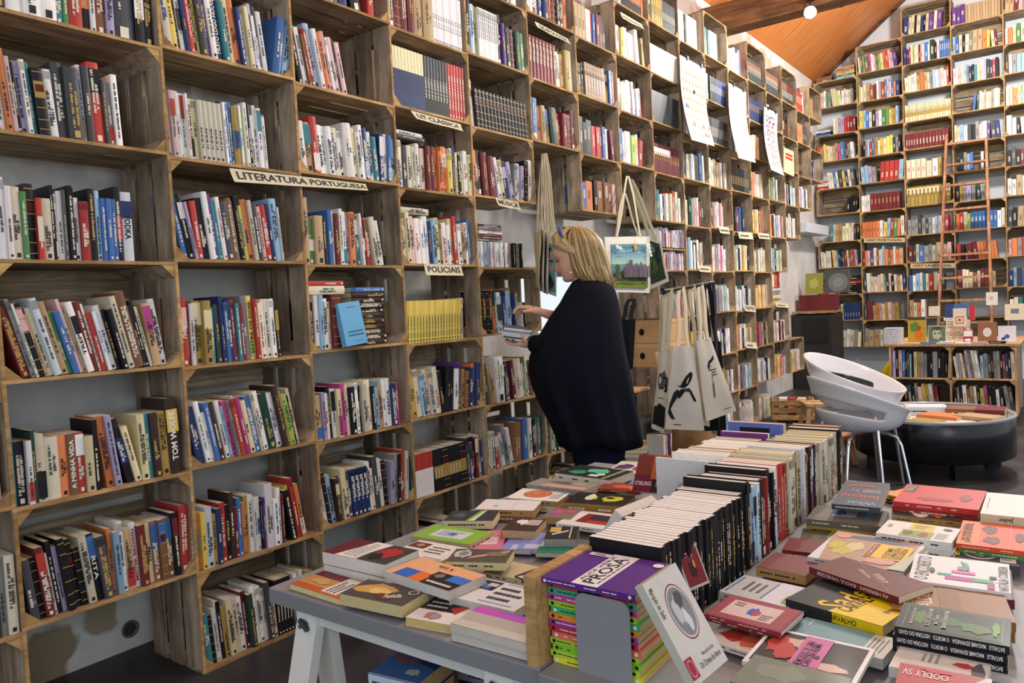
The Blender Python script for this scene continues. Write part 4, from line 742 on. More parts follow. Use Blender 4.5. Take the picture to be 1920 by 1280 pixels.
flat((1514, 1043), (1695, 1074), (1526, 988), .600, .012, 'dfe3e6', 'n', [('p', [(.12, .0), (.95, .0), (.95, 1), (.0, 1), (.0, .8)], 'b99a84'), ('b', .5, .86, .4, .1, '5a6a80', 2), ('b', .27, .42, .13, .25, 'c9c05a', 3), ('b', .35, .56, .12, .16, 'd9cc9a', 4), ('b', .14, .5, .1, .18, 'cfc040', 5), ('b', .12, .85, .1, .1, 'd9a08c', 6), ('b', .7, .2, .2, .14, 'd8a898', 7), ('r', .5, .28, .93, .74, 'f0c62e'), ('r', .51, .3, .58, .72, '8c2a44'), ('t', 'RICHARD ZIMLER', .545, .51, .008, .36, 'ecd8c0', 90), ('t', 'O ÚLTIMO', .72, .48, .013, .34, '7a5a2a', 90), ('t', 'CABALISTA', .79, .50, .013, .38, '7a5a2a', 90), ('t', 'DE LISBOA', .86, .50, .013, .36, '7a5a2a', 90), ('p', [(.82, 0), (1, 0), (1, .8), (.95, .5)], 'c6ccb8')], 'painted-scene paperback with bright yellow title panel', 'dfd8c4', under=[('w', .012)])
flat((1517, 1062), (1684, 1119), (1536, 1029), .622, .015, '6b2b2c', 'n', [('t', 'AS HERESIAS', .62, .55, .014, .48, 'e0cfc0', 148), ('t', 'RAOUL VANEIGEM', .45, .52, .010, .46, 'e0cfc0', 148), ('p', [(.18, .98), (.19, .98), (.9, .04), (.89, .04)], 'c0a898'), ('S', 'AS HERESIAS . RAOUL VANEIGEM', .8, 'e0d2c4', 180)], 'maroon paperback lettered diagonally in white, tilted over neighbours', 'd8c8a8')
flat((1473, 1122), (1655, 1174), (1515, 1077), .600, .022, '33363a', 'n', [('p', [(.46, 0), (1, 0), (1, 1), (.62, 1)], 'f2d21a'), ('t', 'Sade', .47, .5, .060, .82, 'f2c81e', 84), ('t', 'CARVALHO', .60, .52, .030, .80, '26282c', 84), ('Q', 0, .5, '33363a'), ('p', [(.86, .4), (.9, .6), (.92, .4)], '8a7410'), ('S', 'JORGE CARVALHO', .5, '26221a', 0)], 'charcoal and bright yellow paperback with big yellow lettering', 'd8d0b8', sp='f2d21a', under=[])
flat((1792, 1018), (1925, 1034), (1804, 975), .607, .012, 'e2552c', 'n', [('r', 0, 0, .32, 1, 'e87a34'), ('b', .45, .7, .12, .2, '6a1f1a', 33), ('b', .5, .28, .13, .18, '6a1f1a', 37), ('b', .9, .5, .08, .2, '6a1f1a', 41), ('r', .76, 0, .765, 1, 'f0c0b0'), ('t', 'os mais belos', .08, .5, .012, .7, '3a1a1a', 90), ('t', 'poemas de NATAL', .15, .5, .014, .8, '3a1a1a', 90)], 'orange-red paperback with dark star shapes at right frame edge', 'd8c8a8', under=[('g', .012)])
flat((1783, 1046), (1912, 1062), (1795, 1016), .583, .022, '4c4f55', 'n', [('e', .42, .5, .26, .34, 'e0e2e4'), ('e', .42, .5, .23, .29, '5a5c60'), ('b', .42, .5, .16, .2, 'd8dadc', 4), ('r', .72, .1, .95, .9, 'dcdcd8'), ('l', .74, .2, .93, .8, 6, '6a6a6a', 0, 4), ('r', .05, .2, .12, .9, 'e2b62c')], 'slate grey book with engraved oval portrait', 'b9b4a8')
flat((1703, 1086), (1896, 1112), (1718, 1037), .612, .014, 'e6e7e8', 'n', [('t', 'O ENCOBERTO', .13, .5, .028, .85, '3c3e42', 90), ('t', 'NATÁLIA CORREIA', .94, .45, .018, .85, '3c3e42', 90), ('r', .28, .3, .42, .38, '3aa67a'), ('r', .36, .18, .64, .32, 'b03aa0'), ('r', .42, .42, .66, .52, 'd86ab8'), ('r', .64, .2, .84, .32, '44b08a'), ('r', .78, .02, .85, .22, 'a8308c'), ('b', .54, .6, .07, .1, '8c8c90', 3), ('p', [(.5, .88), (.58, .8), (.6, .62), (.53, .72)], '4cb890'), ('r', .8, .36, .87, .44, '3a2a4a'), ('b', .22, .42, .04, .1, '3a3a3e', 8)], 'white cover with magenta and green bars at right', 'dcd6c6', under=[('m', .02)])
flat((1672, 1140), (1905, 1167), (1696, 1082), .606, .02, '9a6a42', 'n', [('t', 'MALDOROR', .30, .48, .026, .9, 'e0d0b8', 90), ('l', .1, .2, .24, .9, 4, 'c0a080', 1, 4), ('e', .08, .86, .035, .06, 'e2dccf'), ('r', .42, .05, .60, .9, '8a5a38')], 'brown hardback with large white vertical title', 'c8b48c', sp='8f5f3a', hard=True, under=[('u', .02)])
SB = ('S', 'BATAILLE   MADAME EDWARDA   O MORTO   HISTÓRIA DO OLHO', .92, 'e6e6e0', 180)
flat((1677, 1173), (1893, 1212), (1702, 1129), .634, .0150, '23252a', 'n', [('r', .06, .06, .94, .94, '5a8a1e'), ('r', .07, .08, .93, .92, '1d2218'), ('b', .2, .5, .1, .3, '4c7a24', 3), ('b', .45, .5, .22, .16, '3c6420', 4), ('b', .7, .4, .2, .2, '456f22', 8), ('b', .88, .5, .04, .3, '6a9a30', 9), ('r', .12, .18, .15, .8, 'c8ccc4'), ('r', .26, .2, .30, .85, 'c8ccc4'), ('r', .34, .3, .37, .65, 'c8ccc4'), ('r', .41, .2, .45, .85, 'c8ccc4'), ('t', 'GEORGES BATAILLE', .135, .5, .006, .56, '2a2c28', 90), ('t', 'MADAME EDWARDA', .28, .52, .007, .58, '2a2c28', 90), ('t', 'O MORTO', .355, .48, .006, .3, '2a2c28', 90), ('t', 'HISTÓRIA DO OLHO', .43, .52, .007, .58, '2a2c28', 90), SB], 'top copy in the stack of three black paperbacks with green engraved cover', 'c9d8a0', under=[('k', .0150), ('k', .0150)], udec=[SB], ulab=['middle copy in the stack of three black green-engraved paperbacks', 'lowest copy in the stack of three black green-engraved paperbacks'])
flat((1666, 1248), (1845, 1290), (1690, 1203), .600, .018, 'd9d6cf', 'n', [('l', .28, .45, .5, .85, 3, '9a9a98', 1, 4), ('b', .74, .6, .14, .1, 'c03038', 4), ('b', .9, .45, .08, .35, '5a5c66', 6)], 'off-white book with faint grey title under the black stack', 'd2cbb8')
flat((1676, 1292), (1860, 1330), (1698, 1243), .607, .010, 'b84048', 'n', [('p', [(.55, .2), (1, .2), (1, 1), (.95, 1)], 'cfd2d8'), ('b', .85, .5, .1, .3, '55585f', 5), ('t', 'OODLY SV', .3, .72, .022, .5, 'ecdcd8', 180), ('b', .42, .88, .2, .06, 'c8323a', 9)], 'coral red magazine at the bottom frame edge with grey feathers', 'd8d0c8')
flat((1474, 1188), (1655, 1236), (1508, 1158), .582, .02, '7aa3ac', 'n', [('r', .76, 0, 1, 1, 'd5d2c8'), ('l', .78, .2, .95, .85, 4, '6a6c6a', 1, 5), ('r', .1, .6, .12, .9, 'c0ccd0')], 'glossy blue-grey book with off-white strip along one end', 'd8d2c0', sp='c9c6bc', under=[])
flat((1391, 1238), (1600, 1290), (1438, 1173), .590, .008, 'f0eff2', 'n', [('r', .04, .08, .96, .94, '2f2422'), ('b', .36, .72, .18, .14, 'd8b4a8', 3), ('b', .7, .3, .26, .1, 'd8b8ac', 4), ('b', .5, .2, .2, .14, 'd8b4a8', 8), ('b', .16, .6, .1, .3, 'b53a34', 5), ('b', .28, .45, .12, .24, 'c04038', 6), ('r', .38, .2, .64, .95, 'd070ac'), ('t', 'MEMORIAS DE UMA', .46, .5, .014, .66, '26222a', 90), ('t', 'CANTORA ALEMÃ', .53, .5, .014, .6, '26222a', 90), ('b', .585, .45, .03, .06, '3a2030', 7)], 'white-bordered paperback with bare legs photo and pink title panel', 'e2ded8')
flat((1368, 1276), (1560, 1330), (1416, 1226), .600, .009, '7c8478', 'n', [('b', .4, .6, .3, .3, '8a9286', 3), ('b', .7, .4, .2, .3, '6e766c', 4)], 'grey-green marbled cover cut by bottom frame edge', 'd0ccc0')
flat((1320, 1150), (1464, 1186), (1336, 1107), .604, .008, '8e3344', 'n', [('r', .03, .03, .97, .97, 'a04656'), ('r', .14, .2, .80, .84, 'd9c6c2'), ('b', .5, .5, .08, .2, '4a5ac0', 3), ('b', .54, .45, .06, .14, 'c03a4a', 5), ('l', .2, .6, .36, .8, 2, '7a5a5a', 0, 4), ('l', .62, .25, .78, .5, 3, '9a6a70', 0, 4)], 'crimson patterned cover with pale panel and blue-red figure', 'd8ccc8', under=[('m', .008)])
flat((1315, 1195), (1420, 1228), (1335, 1152), .574, .012, 'e6dcd8', 'n', [('b', .4, .5, .3, .3, 'c0453a', 4), ('b', .7, .4, .2, .3, 'd86a50', 6), ('b', .3, .8, .2, .1, 'f0e6e0', 3)], 'white and red photo cover partly hidden behind the leaning oval portrait book', 'd8d2c8')
flat((1348, 1108), (1480, 1140), (1382, 1074), .583, .016, 'c7c9c8', 'n', [('r', .04, .1, .07, .9, '5a7ab8'), ('r', .55, .1, .58, .9, '5a82cc'), ('r', .58, .0, 1, 1, 'dfe4ee'), ('l', .2, .3, .5, .8, 3, '6a6c70', 1, 5), ('b', .9, .3, .08, .3, '8aa83a', 3)], 'light grey and white paperback with two blue rules', 'cfccc4', under=[('e', .014)])
flat((1417, 1062), (1510, 1080), (1452, 1034), .588, .022, '7a3c3e', 'n', [('r', .05, .05, .95, .95, '84484a')], 'worn maroon hardback with tan page edges', 'b8935a', sp='b8935a')
flat((1466, 1030), (1520, 1036), (1490, 1008), .578, .024, '7a2c30', 'n', [], 'small dark red book beside the standing row', 'b8935a')
flat((1500, 1012), (1600, 1020), (1510, 990), .574, .018, '4c4a30', 'n', [('p', [(.5, .3), (.6, .9), (.62, .9), (.52, .3)], 'c9b83a')], 'dark olive book under grey plastic-covered one', 'b8a86a')
# bookend, divider, stack of young readers' books, leaning hardback
g = G(); M = frame(Vector((1.722, .318, TZ)), Vector((1, 0, 0)), Vector((0, 0, 1)), Vector((0, -1, 0))); wq, hq, rr = .115, .155, .02
poly = [(0, 0), (wq, 0)] + [(wq - rr + rr * math.cos(a), hq - rr + rr * math.sin(a)) for a in [PI / 2 * k / 6 for k in range(7)]] + [(rr + rr * math.cos(a), hq - rr + rr * math.sin(a)) for a in [PI / 2 + PI / 2 * k / 6 for k in range(7)]]
M_STEEL = attr_mat('grey_enamel_steel', .45, .5, .04, 300)
g.prism(poly, 0, .0016, M_STEEL, '8c8e92', M); g.box((0, 0, -.09), (wq, .0012, 0), M_STEEL, '8c8e92', M)
g.build('bookend', label='grey metal bookend plate with rounded corners in front of the colourful stack', cat='bookend')
g = G(); g.box((1.625, .286, TZ + .0005), (1.652, .50, TZ + .178), M_EDGE); g.build('wooden_divider', label='pale wooden board standing upright between the two front tables', cat='divider')
cols = ['e2d93a', 'b6d93a', '7ec832', 'a6c83c', 'e0705a', 'b8323e', '9a3aa0', 'e88a2e', '3fae74', '9ac832', 'c73a94', '37a880', 'b9403a', '5a2a8c']
nm = ['yellow', 'lime yellow', 'bright green', 'olive lime', 'salmon', 'crimson', 'purple', 'orange', 'sea green', 'apple green', 'magenta', 'turquoise', 'brick red', 'violet']
z = TZ + .001
for k, c in enumerate(cols):
    th = .0120 if k < 13 else .0115; x0 = 1.655 + (.006 if k in (8, 4, 2, 0) else 0); M = frame(Vector((x0 if k < 13 else 1.650, .324 if k < 13 else .308, z + th)), Vector((math.cos(.02), math.sin(.02), 0)), Vector((-math.sin(.02), math.cos(.02), 0)), Vector((0, 0, 1)))
    dec = []
    if k == 13: dec = [('r', .34, 0, .62, 1, 'ecebee'), ('t', 'PROSA', .49, .48, .026, .84, '1e1c22', 90), ('t', 'ALICE VIEIRA', .385, .52, .009, .8, '6a6970', 90), ('l', .56, .1, .60, .9, 1, '77767c', 1, 5), ('r', .1, .86, .36, .95, 'e6e6ea'), ('l', .16, .87, .33, .94, 1, '3a3a40', 0, 3), ('e', .88, .86, .055, .06, 'ecebee')]
    dec = list(dec) + [('C', .05, '1c1c20' if k not in (4, 0, 8, 13) else 'ecebe6'), ('C', .95, '1c1c20' if k not in (4, 0, 8, 13) else 'ecebe6')]
    if k in (11, 12): dec += [('Q', .36, .62, '17231c')]
    flatM(M, .190 if k < 13 else .202, .170 if k < 13 else .178, th, c, 'n', dec, f'{nm[k]} young reader book, {ORD[k]} from the bottom of the stack behind the bookend' if k < 13 else 'violet book with white PROSA band topping the colourful stack', 'cdb886')
    z += th + .0004
STK_TOP = z
# leaning hardback with oval portrait
def leaning_quad(TL, TR, BR, th, col, dec, label, pg):
    ex = (TR - TL); w_ = ex.length; ex.normalize(); q = BR - TR; q -= ex * q.dot(ex); h_ = q.length; ey = -q.normalized(); n = ex.cross(ey)
    flatM(frame(TL - ey * h_, ex, ey, n), w_, h_, th, col, 'l', dec, label, pg)
def at_y(u, v, y): return ty(u, v, y)
leaning_quad(at_y(1204, 1096, .275), at_y(1266, 1054, .36), at_y(1370, 1232, .375), .022, 'dcd8cc',
    [('e', .56, .6, .30, .27, '9a3a44'), ('e', .56, .6, .285, .255, 'dcd8cc'), ('e', .56, .6, .26, .235, '8e8f90'), ('b', .5, .62, .14, .16, 'c9cac8', 3), ('b', .6, .7, .12, .1, '5a5c5e', 5), ('b', .6, .5, .08, .12, 'e0e0de', 6),
     ('t', 'Marquês de Sade', .10, .78, .009, .3, '6a685e', -90), ('t', 'Marquês de Sade', .66, .19, .006, .34, '7a6a64', 0), ('t', 'Os Crimes do Amor', .62, .11, .010, .6, '6a5a54', 0), ('r', .0, .05, .2, .24, 'b03040'), ('e', .1, .145, .08, .08, 'd9c8c4'), ('e', .1, .145, .07, .07, 'b03040')],
    'cream hardback with oval grey portrait leaning against the colourful stack', 'c2b48a')
leaning_quad(at_y(1258, 1012, .60), at_y(1296, 998, .66), at_y(1312, 1100, .62), .03, 'b9b6a8',
    [('r', .06, .05, .94, .75, '7a2226'), ('b', .5, .35, .2, .2, '3a1416', 3), ('b', .6, .45, .06, .1, 'e0902c', 4), ('t', 'CHOC', .5, .86, .014, .7, '7a7468', 0)], 'brown-red illustrated book standing behind the oval portrait book', 'b5a070')
leaning_quad(tx(633, 569, .012), tx(673, 563, .012), tx(683, 643, .035), .030, '6fb4dc', [('l', .35, .86, .95, .9, 1, '2c5a7a', 0, 3), ('l', .2, .2, .95, .36, 2, '2c5a7a', 0, 5), ('l', .4, .08, .8, .1, 1, '2c5a7a', 0, 6)], 'pale blue book facing outward in front of the brown volume pile', 'c9c2a8')
# standing row, spines to the right
def row(xs, y0, y1, specs, zb, label, dx=.165, lean=0):
    tot = sum(s[1] for s in specs); sc = (y1 - y0) / tot; y = y0
    for k, s in enumerate(specs):
        c, T, h = s[0], s[1] * sc, s[2]; c2 = s[3] if len(s) > 3 else None
        ph = math.radians(lean + R.uniform(-.4, .4)); dd = dx + R.uniform(-.006, .006)
        M = frame(Vector((xs + R.uniform(-.006, .006), y, zb + .001)), Vector((0, math.cos(ph), math.sin(ph))), Vector((-1, 0, 0)), Vector((0, -math.sin(ph), math.cos(ph))))
        cn = CNAME.get(c, 'pale'); near = f', {ORD[min(38, k)]} from its near end, '
        n_b = len(BOOKS); rec(M, T - .0002, dd, h, c, c2, None, f'{cn} book{near}{label}'.replace('pale blue book', 'blue book'), label, pg='f4f3f0' if c == 'k' and len(specs) > 20 and T < .02 else R.choice(['ecebe6', 'e8e6de', 'ebe4d2']) if c != 'c' else 'ddd2a8')
        if len(BOOKS) > n_b: BOOKS[-1]['size'] *= 3.0
        y += T / math.cos(ph)
row(1.812, .505, .985, [('k', 1, .196)] * 26 + [('k', 1, .198)] * 2, TZ, 'in the row of matching black paperbacks')
row(1.815, .99, 1.95, [('k', 2.2, .222), ('s', 1.4, .200, 'k'), ('s', 1.4, .200, 'k'), ('a', 1.6, .204), ('k', 3.2, .207), ('r', .6, .207), ('w', .5, .206), ('k', 2.4, .222), ('k', .8, .21), ('w', 2.2, .215), ('w', 1.8, .214, 'u'), ('r', 1.4, .216), ('r', 1.4, .216), ('r', 1.3, .214), ('k', .6, .208), ('Y', 1.2, .21), ('c', 2.6, .218), ('c', 3.4, .225), ('g', .4, .22), ('t', 2.6, .214), ('a', 1, .222), ('w', 1.4, .223), ('a', 1.2, .22), ('t', 1.6, .200), ('k', 1.8, .216), ('x', 1.2, .214, 'w'), ('k', 2.2, .215), ('c', 4, .21), ('c', 3.6, .207), ('c', 3.4, .205), ('c', 3.2, .207), ('c', 3, .205), ('c', 3, .206), ('k', 2, .212), ('u', 2.6, .218)], TZ, 'mixed row right behind the black ones')
row(1.638, 1.225, 1.64, [('a', 1.6, .20), ('e', 1.6, .2), ('w', 2.4, .222), ('c', 3, .21), ('t', 2, .212, 'r'), ('w', 1.4, .208), ('w', 1.2, .206), ('q', 1.0, .206), ('w', 1.4, .206), ('q', 1.0, .206), ('w', 1.4, .206), ('w', 1.5, .206), ('c', 1.6, .21)], TZ, 'of the pale inner row farther back')
def cover_book(x, y, w_, h_, th, col, dec, label, z=TZ, pg='e6e2d8', rz=0, tilt=-4, sp='l'):
    ex = Vector((math.cos(rz), math.sin(rz), 0)); tl = math.radians(tilt); ez = Vector((math.sin(rz) * math.sin(tl), -math.cos(rz) * math.sin(tl), math.cos(tl)))
    flatM(frame(Vector((x, y, z + .001)), ex, ez, ex.cross(ez)), w_, h_, th, col, sp, dec, label, pg)
cover_book(1.485, 1.665, .165, .224, .018, '7d3f90', [('l', .1, .86, .9, .92, 1, 'd9c8dc', 0, 3)], 'purple upright cover facing forward at the back of the inner row', tilt=0)
cover_book(1.46, 1.80, .20, .235, .03, '6a7fc8', [('r', .22, .0, .76, .93, '22232a'), ('e', .5, .72, .2, .1, 'c9c0a0'), ('e', .5, .72, .17, .08, '22232a')], 'large blue volume with black panel and wreath at back of the row', pg='c9b89a', tilt=0)
cover_book(1.455, 1.215, .185, .215, .012, 'd9dcdf', [('b', .5, .6, .2, .12, 'a8b8d0', 4)], 'whitish upright cover facing forward at the near end of the inner row', tilt=0)
# ------------------------------------------------------------------ paper signs, posters, bags
def bil(c, u, v):
    TL, TR, BR, BL = c; return TL * (1 - u) * (1 - v) + TR * u * (1 - v) + BR * u * v + BL * (1 - u) * v       # v downwards
def sheet(g, surf, nu, nv, col, mat, thick=.0006, n=None):
    vs = [surf(i / nu, j / nv) for j in range(nv + 1) for i in range(nu + 1)]; k = len(vs)
    nn = n if n is not None else (vs[1] - vs[0]).cross(vs[nu + 1] - vs[0]).normalized() * -1
    fs = [(j * (nu + 1) + i, (j + 1) * (nu + 1) + i, (j + 1) * (nu + 1) + i + 1, j * (nu + 1) + i + 1) for j in range(nv) for i in range(nu)]
    back = [p - nn * thick for p in vs]
    g.add(vs + back, fs + [tuple(k + q for q in reversed(f)) for f in fs], mat, col, smooth=True)
    rim = [j * 0 + i for i in range(nu + 1)] + [j * (nu + 1) + nu for j in range(1, nv + 1)] + [nv * (nu + 1) + i for i in range(nu - 1, -1, -1)] + [j * (nu + 1) for j in range(nv - 1, 0, -1)]
    g.add(vs + back, [(rim[q], rim[(q + 1) % len(rim)], k + rim[(q + 1) % len(rim)], k + rim[q]) for q in range(len(rim))], mat, col); return nn
class DG:      # collects decals, then bends them onto a surface
    def __init__(s): s.a = []
    def quad(s, pts, mat, col=(1, 1, 1, 1), M=None): s.add(pts, [tuple(range(len(pts)))], mat, col, M)
    def add(s, vs, fs, mat, col=(1, 1, 1, 1), M=None, smooth=False): s.a.append(([tuple(M @ Vector(p)) if M else tuple(p) for p in vs], fs, mat, col))
def print_on(g, surf, nn, dec, w_, h_, mat, eps=.0012):
    d = DG(); decals(d, dec, w_, h_, Matrix.Identity(4), mat)
    for vs, fs, m_, c in d.a:
        if len(vs) <= 30 and len(fs) == 1 and max(v[0] for v in vs) - min(v[0] for v in vs) > .12 * w_:
            n_ = 8        # cut big areas into a grid or fan so that they follow the cloth
            if len(vs) == 4:
                q = [Vector(v) for v in vs]; vs = [bil((q[0], q[1], q[2], q[3]), i / n_, j / n_) for j in range(n_ + 1) for i in range(n_ + 1)]; fs = [(j * 9 + i, j * 9 + i + 1, j * 9 + i + 10, j * 9 + i + 9) for j in range(n_) for i in range(n_)]
        g.add([surf(v[0] / w_, 1 - v[1] / h_) + nn * (eps + v[2]) for v in vs], fs, m_, c)
def sign(c, txt, label, curl=.012, lettering=None, col='d9d2b4', parts=None):
    """c: TL, TR, BR, BL"""
    out = Vector((1, 0, 0)) if abs(c[0].x - c[1].x) < .05 else Vector((0, -1, 0))
    w_ = (c[1] - c[0]).length; h_ = (c[3] - c[0]).length
    surf = lambda u, v: bil(c, u, v) + out * (curl * v * v + .003 * math.sin(u * 9 + 1) * v + .003)
    g = G(); nn = sheet(g, surf, 16, 4, col, M_PAPER, .0005, out)
    dec = parts or [('t', txt, .5, .5, h_ * .52, .86, '3f3d3a', 0)]
    print_on(g, surf, out, dec, w_, h_, M_PAPER, .0015)
    return g.build('paper_sign', label=label, cat='sign')
def cz(pts, x=.0): return [tx(u, v, x) for u, v in pts]
sign(cz([(429, 315), (685, 345), (687, 358), (435, 342)]), '', 'long torn paper sign lettered LITERATURA PORTUGUESA', parts=[('t', 'LITERATURA', .27, .5, .030, .48, '3a3836', 0), ('t', 'PORTUGUESA', .76, .5, .030, .45, '3a3836', 0)])
sign(cz([(769, 207), (863, 233), (865, 247), (777, 224)]), 'LIT CLÁSSICA', 'drooping paper sign lettered LIT CLASSICA')
sign(cz([(1002, 40), (1064, 73), (1068, 85), (1004, 53)]), 'GRAFOLOGIA', 'curled paper sign lettered GRAFOLOGIA')
sign(cz([(928, 370), (971, 379), (974, 395), (931, 386)]), 'MÚSICA', 'faint paper sign lettered MUSICA')
sign(cz([(794, 494), (864, 497), (866, 517), (795, 516)]), 'POLICIAIS', 'paper sign lettered POLICIAIS over the yellow paperbacks')
sign(cz([(1162, 22), (1203, 46), (1206, 57), (1164, 36)]), '', 'small curled illegible paper sign near the top, right of GRAFOLOGIA', parts=[('l', .06, .25, .95, .75, 1, '77745f', 0, 6)])
for (u0, v0, u1, v1, tx_, lb) in ((1308, 497, 1331, 509, '', 'illegible, left of the rack rail end'), (1347, 424, 1366, 437, '', 'uppermost left of three small shelf signs'), (1383, 434, 1410, 447, '', 'in the middle of three small shelf signs'), (1420, 436, 1441, 447, '', 'rightmost of three small shelf signs'),
                                  (1394, 571, 1415, 583, 'TEATRO', 'lettered TEATRO'), (1397, 640, 1418, 652, '', 'with a short word, below the TEATRO one'), (1453, 567, 1477, 575, '', 'below the paper pile at the end of long wall')):
    sign(cz([(u0, v0), (u1, v0 + 2), (u1 + 1, v1 + 2), (u0 + 1, v1)], .004), tx_, 'tiny paper sign ' + lb, .008, parts=None if tx_ else [('l', .1, .2, .9, .8, 1, '6a675a', 0, int(u0))])
yy = YB - .004
sign([ty(1620, 446, yy), ty(1697, 445, yy), ty(1697, 454, yy), ty(1620, 455, yy)], 'HIST PORTUGAL', 'narrow sign lettered HIST PORTUGAL on the end wall', .002, col='c9b489')
sign([ty(1707, 494, yy), ty(1791, 493, yy), ty(1791, 502, yy), ty(1707, 503, yy)], 'HIST UNIVERSAL', 'narrow sign lettered HIST UNIVERSAL on the end wall behind ladder', .002, col='c9b489')
def poster(tl, tr, br, bl, xo, dec, label):
    c = [tx(*tl, .03), tx(*tr, .03), tx(*br, xo), tx(*bl, xo)]
    c[1].z = c[0].z = (c[0].z + c[1].z) / 2
    surf = lambda u, v: bil(c, u, v) + Vector((.05 * math.sin(PI * v) * -.6, 0, 0)); g = G(); nn = Vector((.96, -.1, .25))
    sheet(g, surf, 4, 14, 'f1f1ee', M_PAPER, .0006, Vector((1, 0, 0))); print_on(g, surf, Vector((1, 0, 0)), dec, .5, .66, M_PAPER, .004)
    t = g.build('hanging_poster', label=label, cat='poster'); g = G()
    for u in (.25, .8): p = surf(u, 0); g.box((p.x - .006, p.y - .012, p.z - .015), (p.x + .012, p.y + .012, p.z + .015), M_PAINT, '2a2622'); g.tube([p + Vector((0, 0, .012)), p + Vector((-.005, 0, .04))], .003, M_PAINT, '3a3a3a')
    g.build('clip', t)
rr = random.Random(3)
dots = [('e', .12 + .125 * i, .84 - .105 * j, .036, .030, rr.choice(['efe3a8', 'eee0a0', 'f0e6b4', 'eadc9c']) if rr.random() < .88 else rr.choice(['4a3a3a', 'c86a5a', '5a7aa0'])) for j in range(8) for i in range(7)]
poster((1275, 105), (1323, 127), (1340, 274), (1297, 262), .16, dots, 'white hanging poster covered in rows of small yellow dots')
poster((1366, 155), (1399, 173), (1417, 305), (1385, 296), .16, [('l', .15, .12, .85, .4, 6, 'd8d8d6', 0, 3)], 'nearly blank white hanging poster, middle one')
poster((1433, 200), (1458, 213), (1470, 329), (1446, 318), .14, [('p', [(x, y), (x + .05, y + .01), (x + .03, y + .06), (x - .01, y + .04)], rr.choice(['c05a6a', '5a4a7a', '3a3a48', 'c8a84a', '8a3a5a'])) for x, y in [(.2 + .13 * i + rr.uniform(-.03, .03), .85 - .075 * j + rr.uniform(-.02, .02)) for j in range(11) for i in range(5)]], 'white hanging poster scattered with small dark and red figures')
c = cz([(1470, 276), (1488, 284), (1489, 331), (1470, 322)], .01); surf = lambda u, v: bil(c, u, v); g = G(); sheet(g, surf, 2, 2, 'dccf9f', M_PAPER, .012, Vector((1, 0, 0)))
print_on(g, surf, Vector((1, 0, 0)), [('r', .15, .72, .85, .82, 'c8402c'), ('r', .15, .58, .85, .68, 'c8402c')], .4, .3, M_PAPER); g.build('facing_book', label='cream cover with two red lines facing out right of the posters', cat='book')
# ---- tote bags
def bag(TL, TR, BR, BL, hook, label, dec=(), col='dcd8cb', n=None, th=.02, group=None, scol=None, hook2=None):
    c = [TL, TR, BR, BL]; nn = (TR - TL).cross(BL - TL).normalized() * -1
    if nn.dot(CAM - TL) < 0: nn = -nn
    w_ = (TR - TL).length; h_ = (BL - TL).length; sd = R.random() * 6
    def surf(u, v): return bil(c, u, v) + nn * (th * .7 * math.sin(PI * u) * math.sin(PI * min(1, v * 1.15)) ** .6 + .004 * math.sin(9 * u + sd) * (1 - v * .5) + .003 * math.sin(7 * v + 3 * u))
    def sb(u, v): return bil(c, u, v) - nn * (th * .7 * math.sin(PI * u) * math.sin(PI * v) + .004)
    g = G(); sheet(g, surf, 12, 12, col, M_CLOTH, .0015, nn); sheet(g, sb, 8, 8, col, M_CLOTH, .0015, -nn)
    for j in range(12):     # closed side and bottom seams
        for (a, b2) in (((0, j / 12), (0, (j + 1) / 12)), ((1, j / 12), (1, (j + 1) / 12)), ((j / 12, 1), ((j + 1) / 12, 1))): g.quad([surf(*a), surf(*b2), sb(*b2), sb(*a)], M_CLOTH, col)
    t = g.build('tote_bag', label=label, cat='bag', group=group or 'canvas tote bags')
    if dec: g = G(); print_on(g, surf, nn, dec, w_, h_, M_CLOTH, .003); g.build('printed_picture', t)
    g = G(); up = (TL - BL).normalized(); rt = (TR - TL).normalized()
    for sgn, f in ((1, surf), (-1, sb)):
        a, b2 = f(.24, .02), f(.76, .02); pts = []
        hk = (hook if sgn > 0 else (hook2 or hook)) + nn * .004 * sgn
        for p0, p1 in ((a, hk - rt * .012), (hk + rt * .012, b2)):
            for k in range(7):
                q = k / 6; pts.append(p0.lerp(p1, q) + nn * (.006 * math.sin(PI * q) * sgn) + rt * (.006 * math.sin(2 * PI * q)))
        g.rings([[tuple(p + rt * .012 * s1 + nn * .0012 * s2) for s1, s2 in ((-1, -1), (1, -1), (1, 1), (-1, 1))] for p in pts], M_CLOTH, scol or 'd6cfb4', smooth=False)
    g.build('strap', t); return t
rc = random.Random(21)
castle = [('r', .10, .08, .90, .86, '6f9aa4')] + [('r', .10, .50 + .045 * k, .90, .55 + .045 * k, c) for k, c in enumerate(('b9cdbf', 'a6c6c2', '93bcc0', '82b0ba', '72a4b2', '6296a8', '568aa0'))]
castle += [('b', rc.uniform(.2, .8), rc.uniform(.6, .84), rc.uniform(.03, .1), .012, rc.choice(['c3d6d2', 'a9c8c8', '8fb8bc']), k) for k in range(12)]
castle += [('r', .10, .08, .90, .32, '4c5a40')] + [('b', rc.uniform(.14, .86), rc.uniform(.24, .36), rc.uniform(.03, .08), rc.uniform(.02, .05), rc.choice(['3f5238', '56663c', '46583a', '6a6a4a', '33452e']), k) for k in range(26)] + [('r', .10, .08, .90, .19, '74883c')] + [('b', rc.uniform(.14, .86), rc.uniform(.09, .19), rc.uniform(.03, .07), .012, rc.choice(['8a9c48', '66783a', '5a6c34']), k) for k in range(16)]
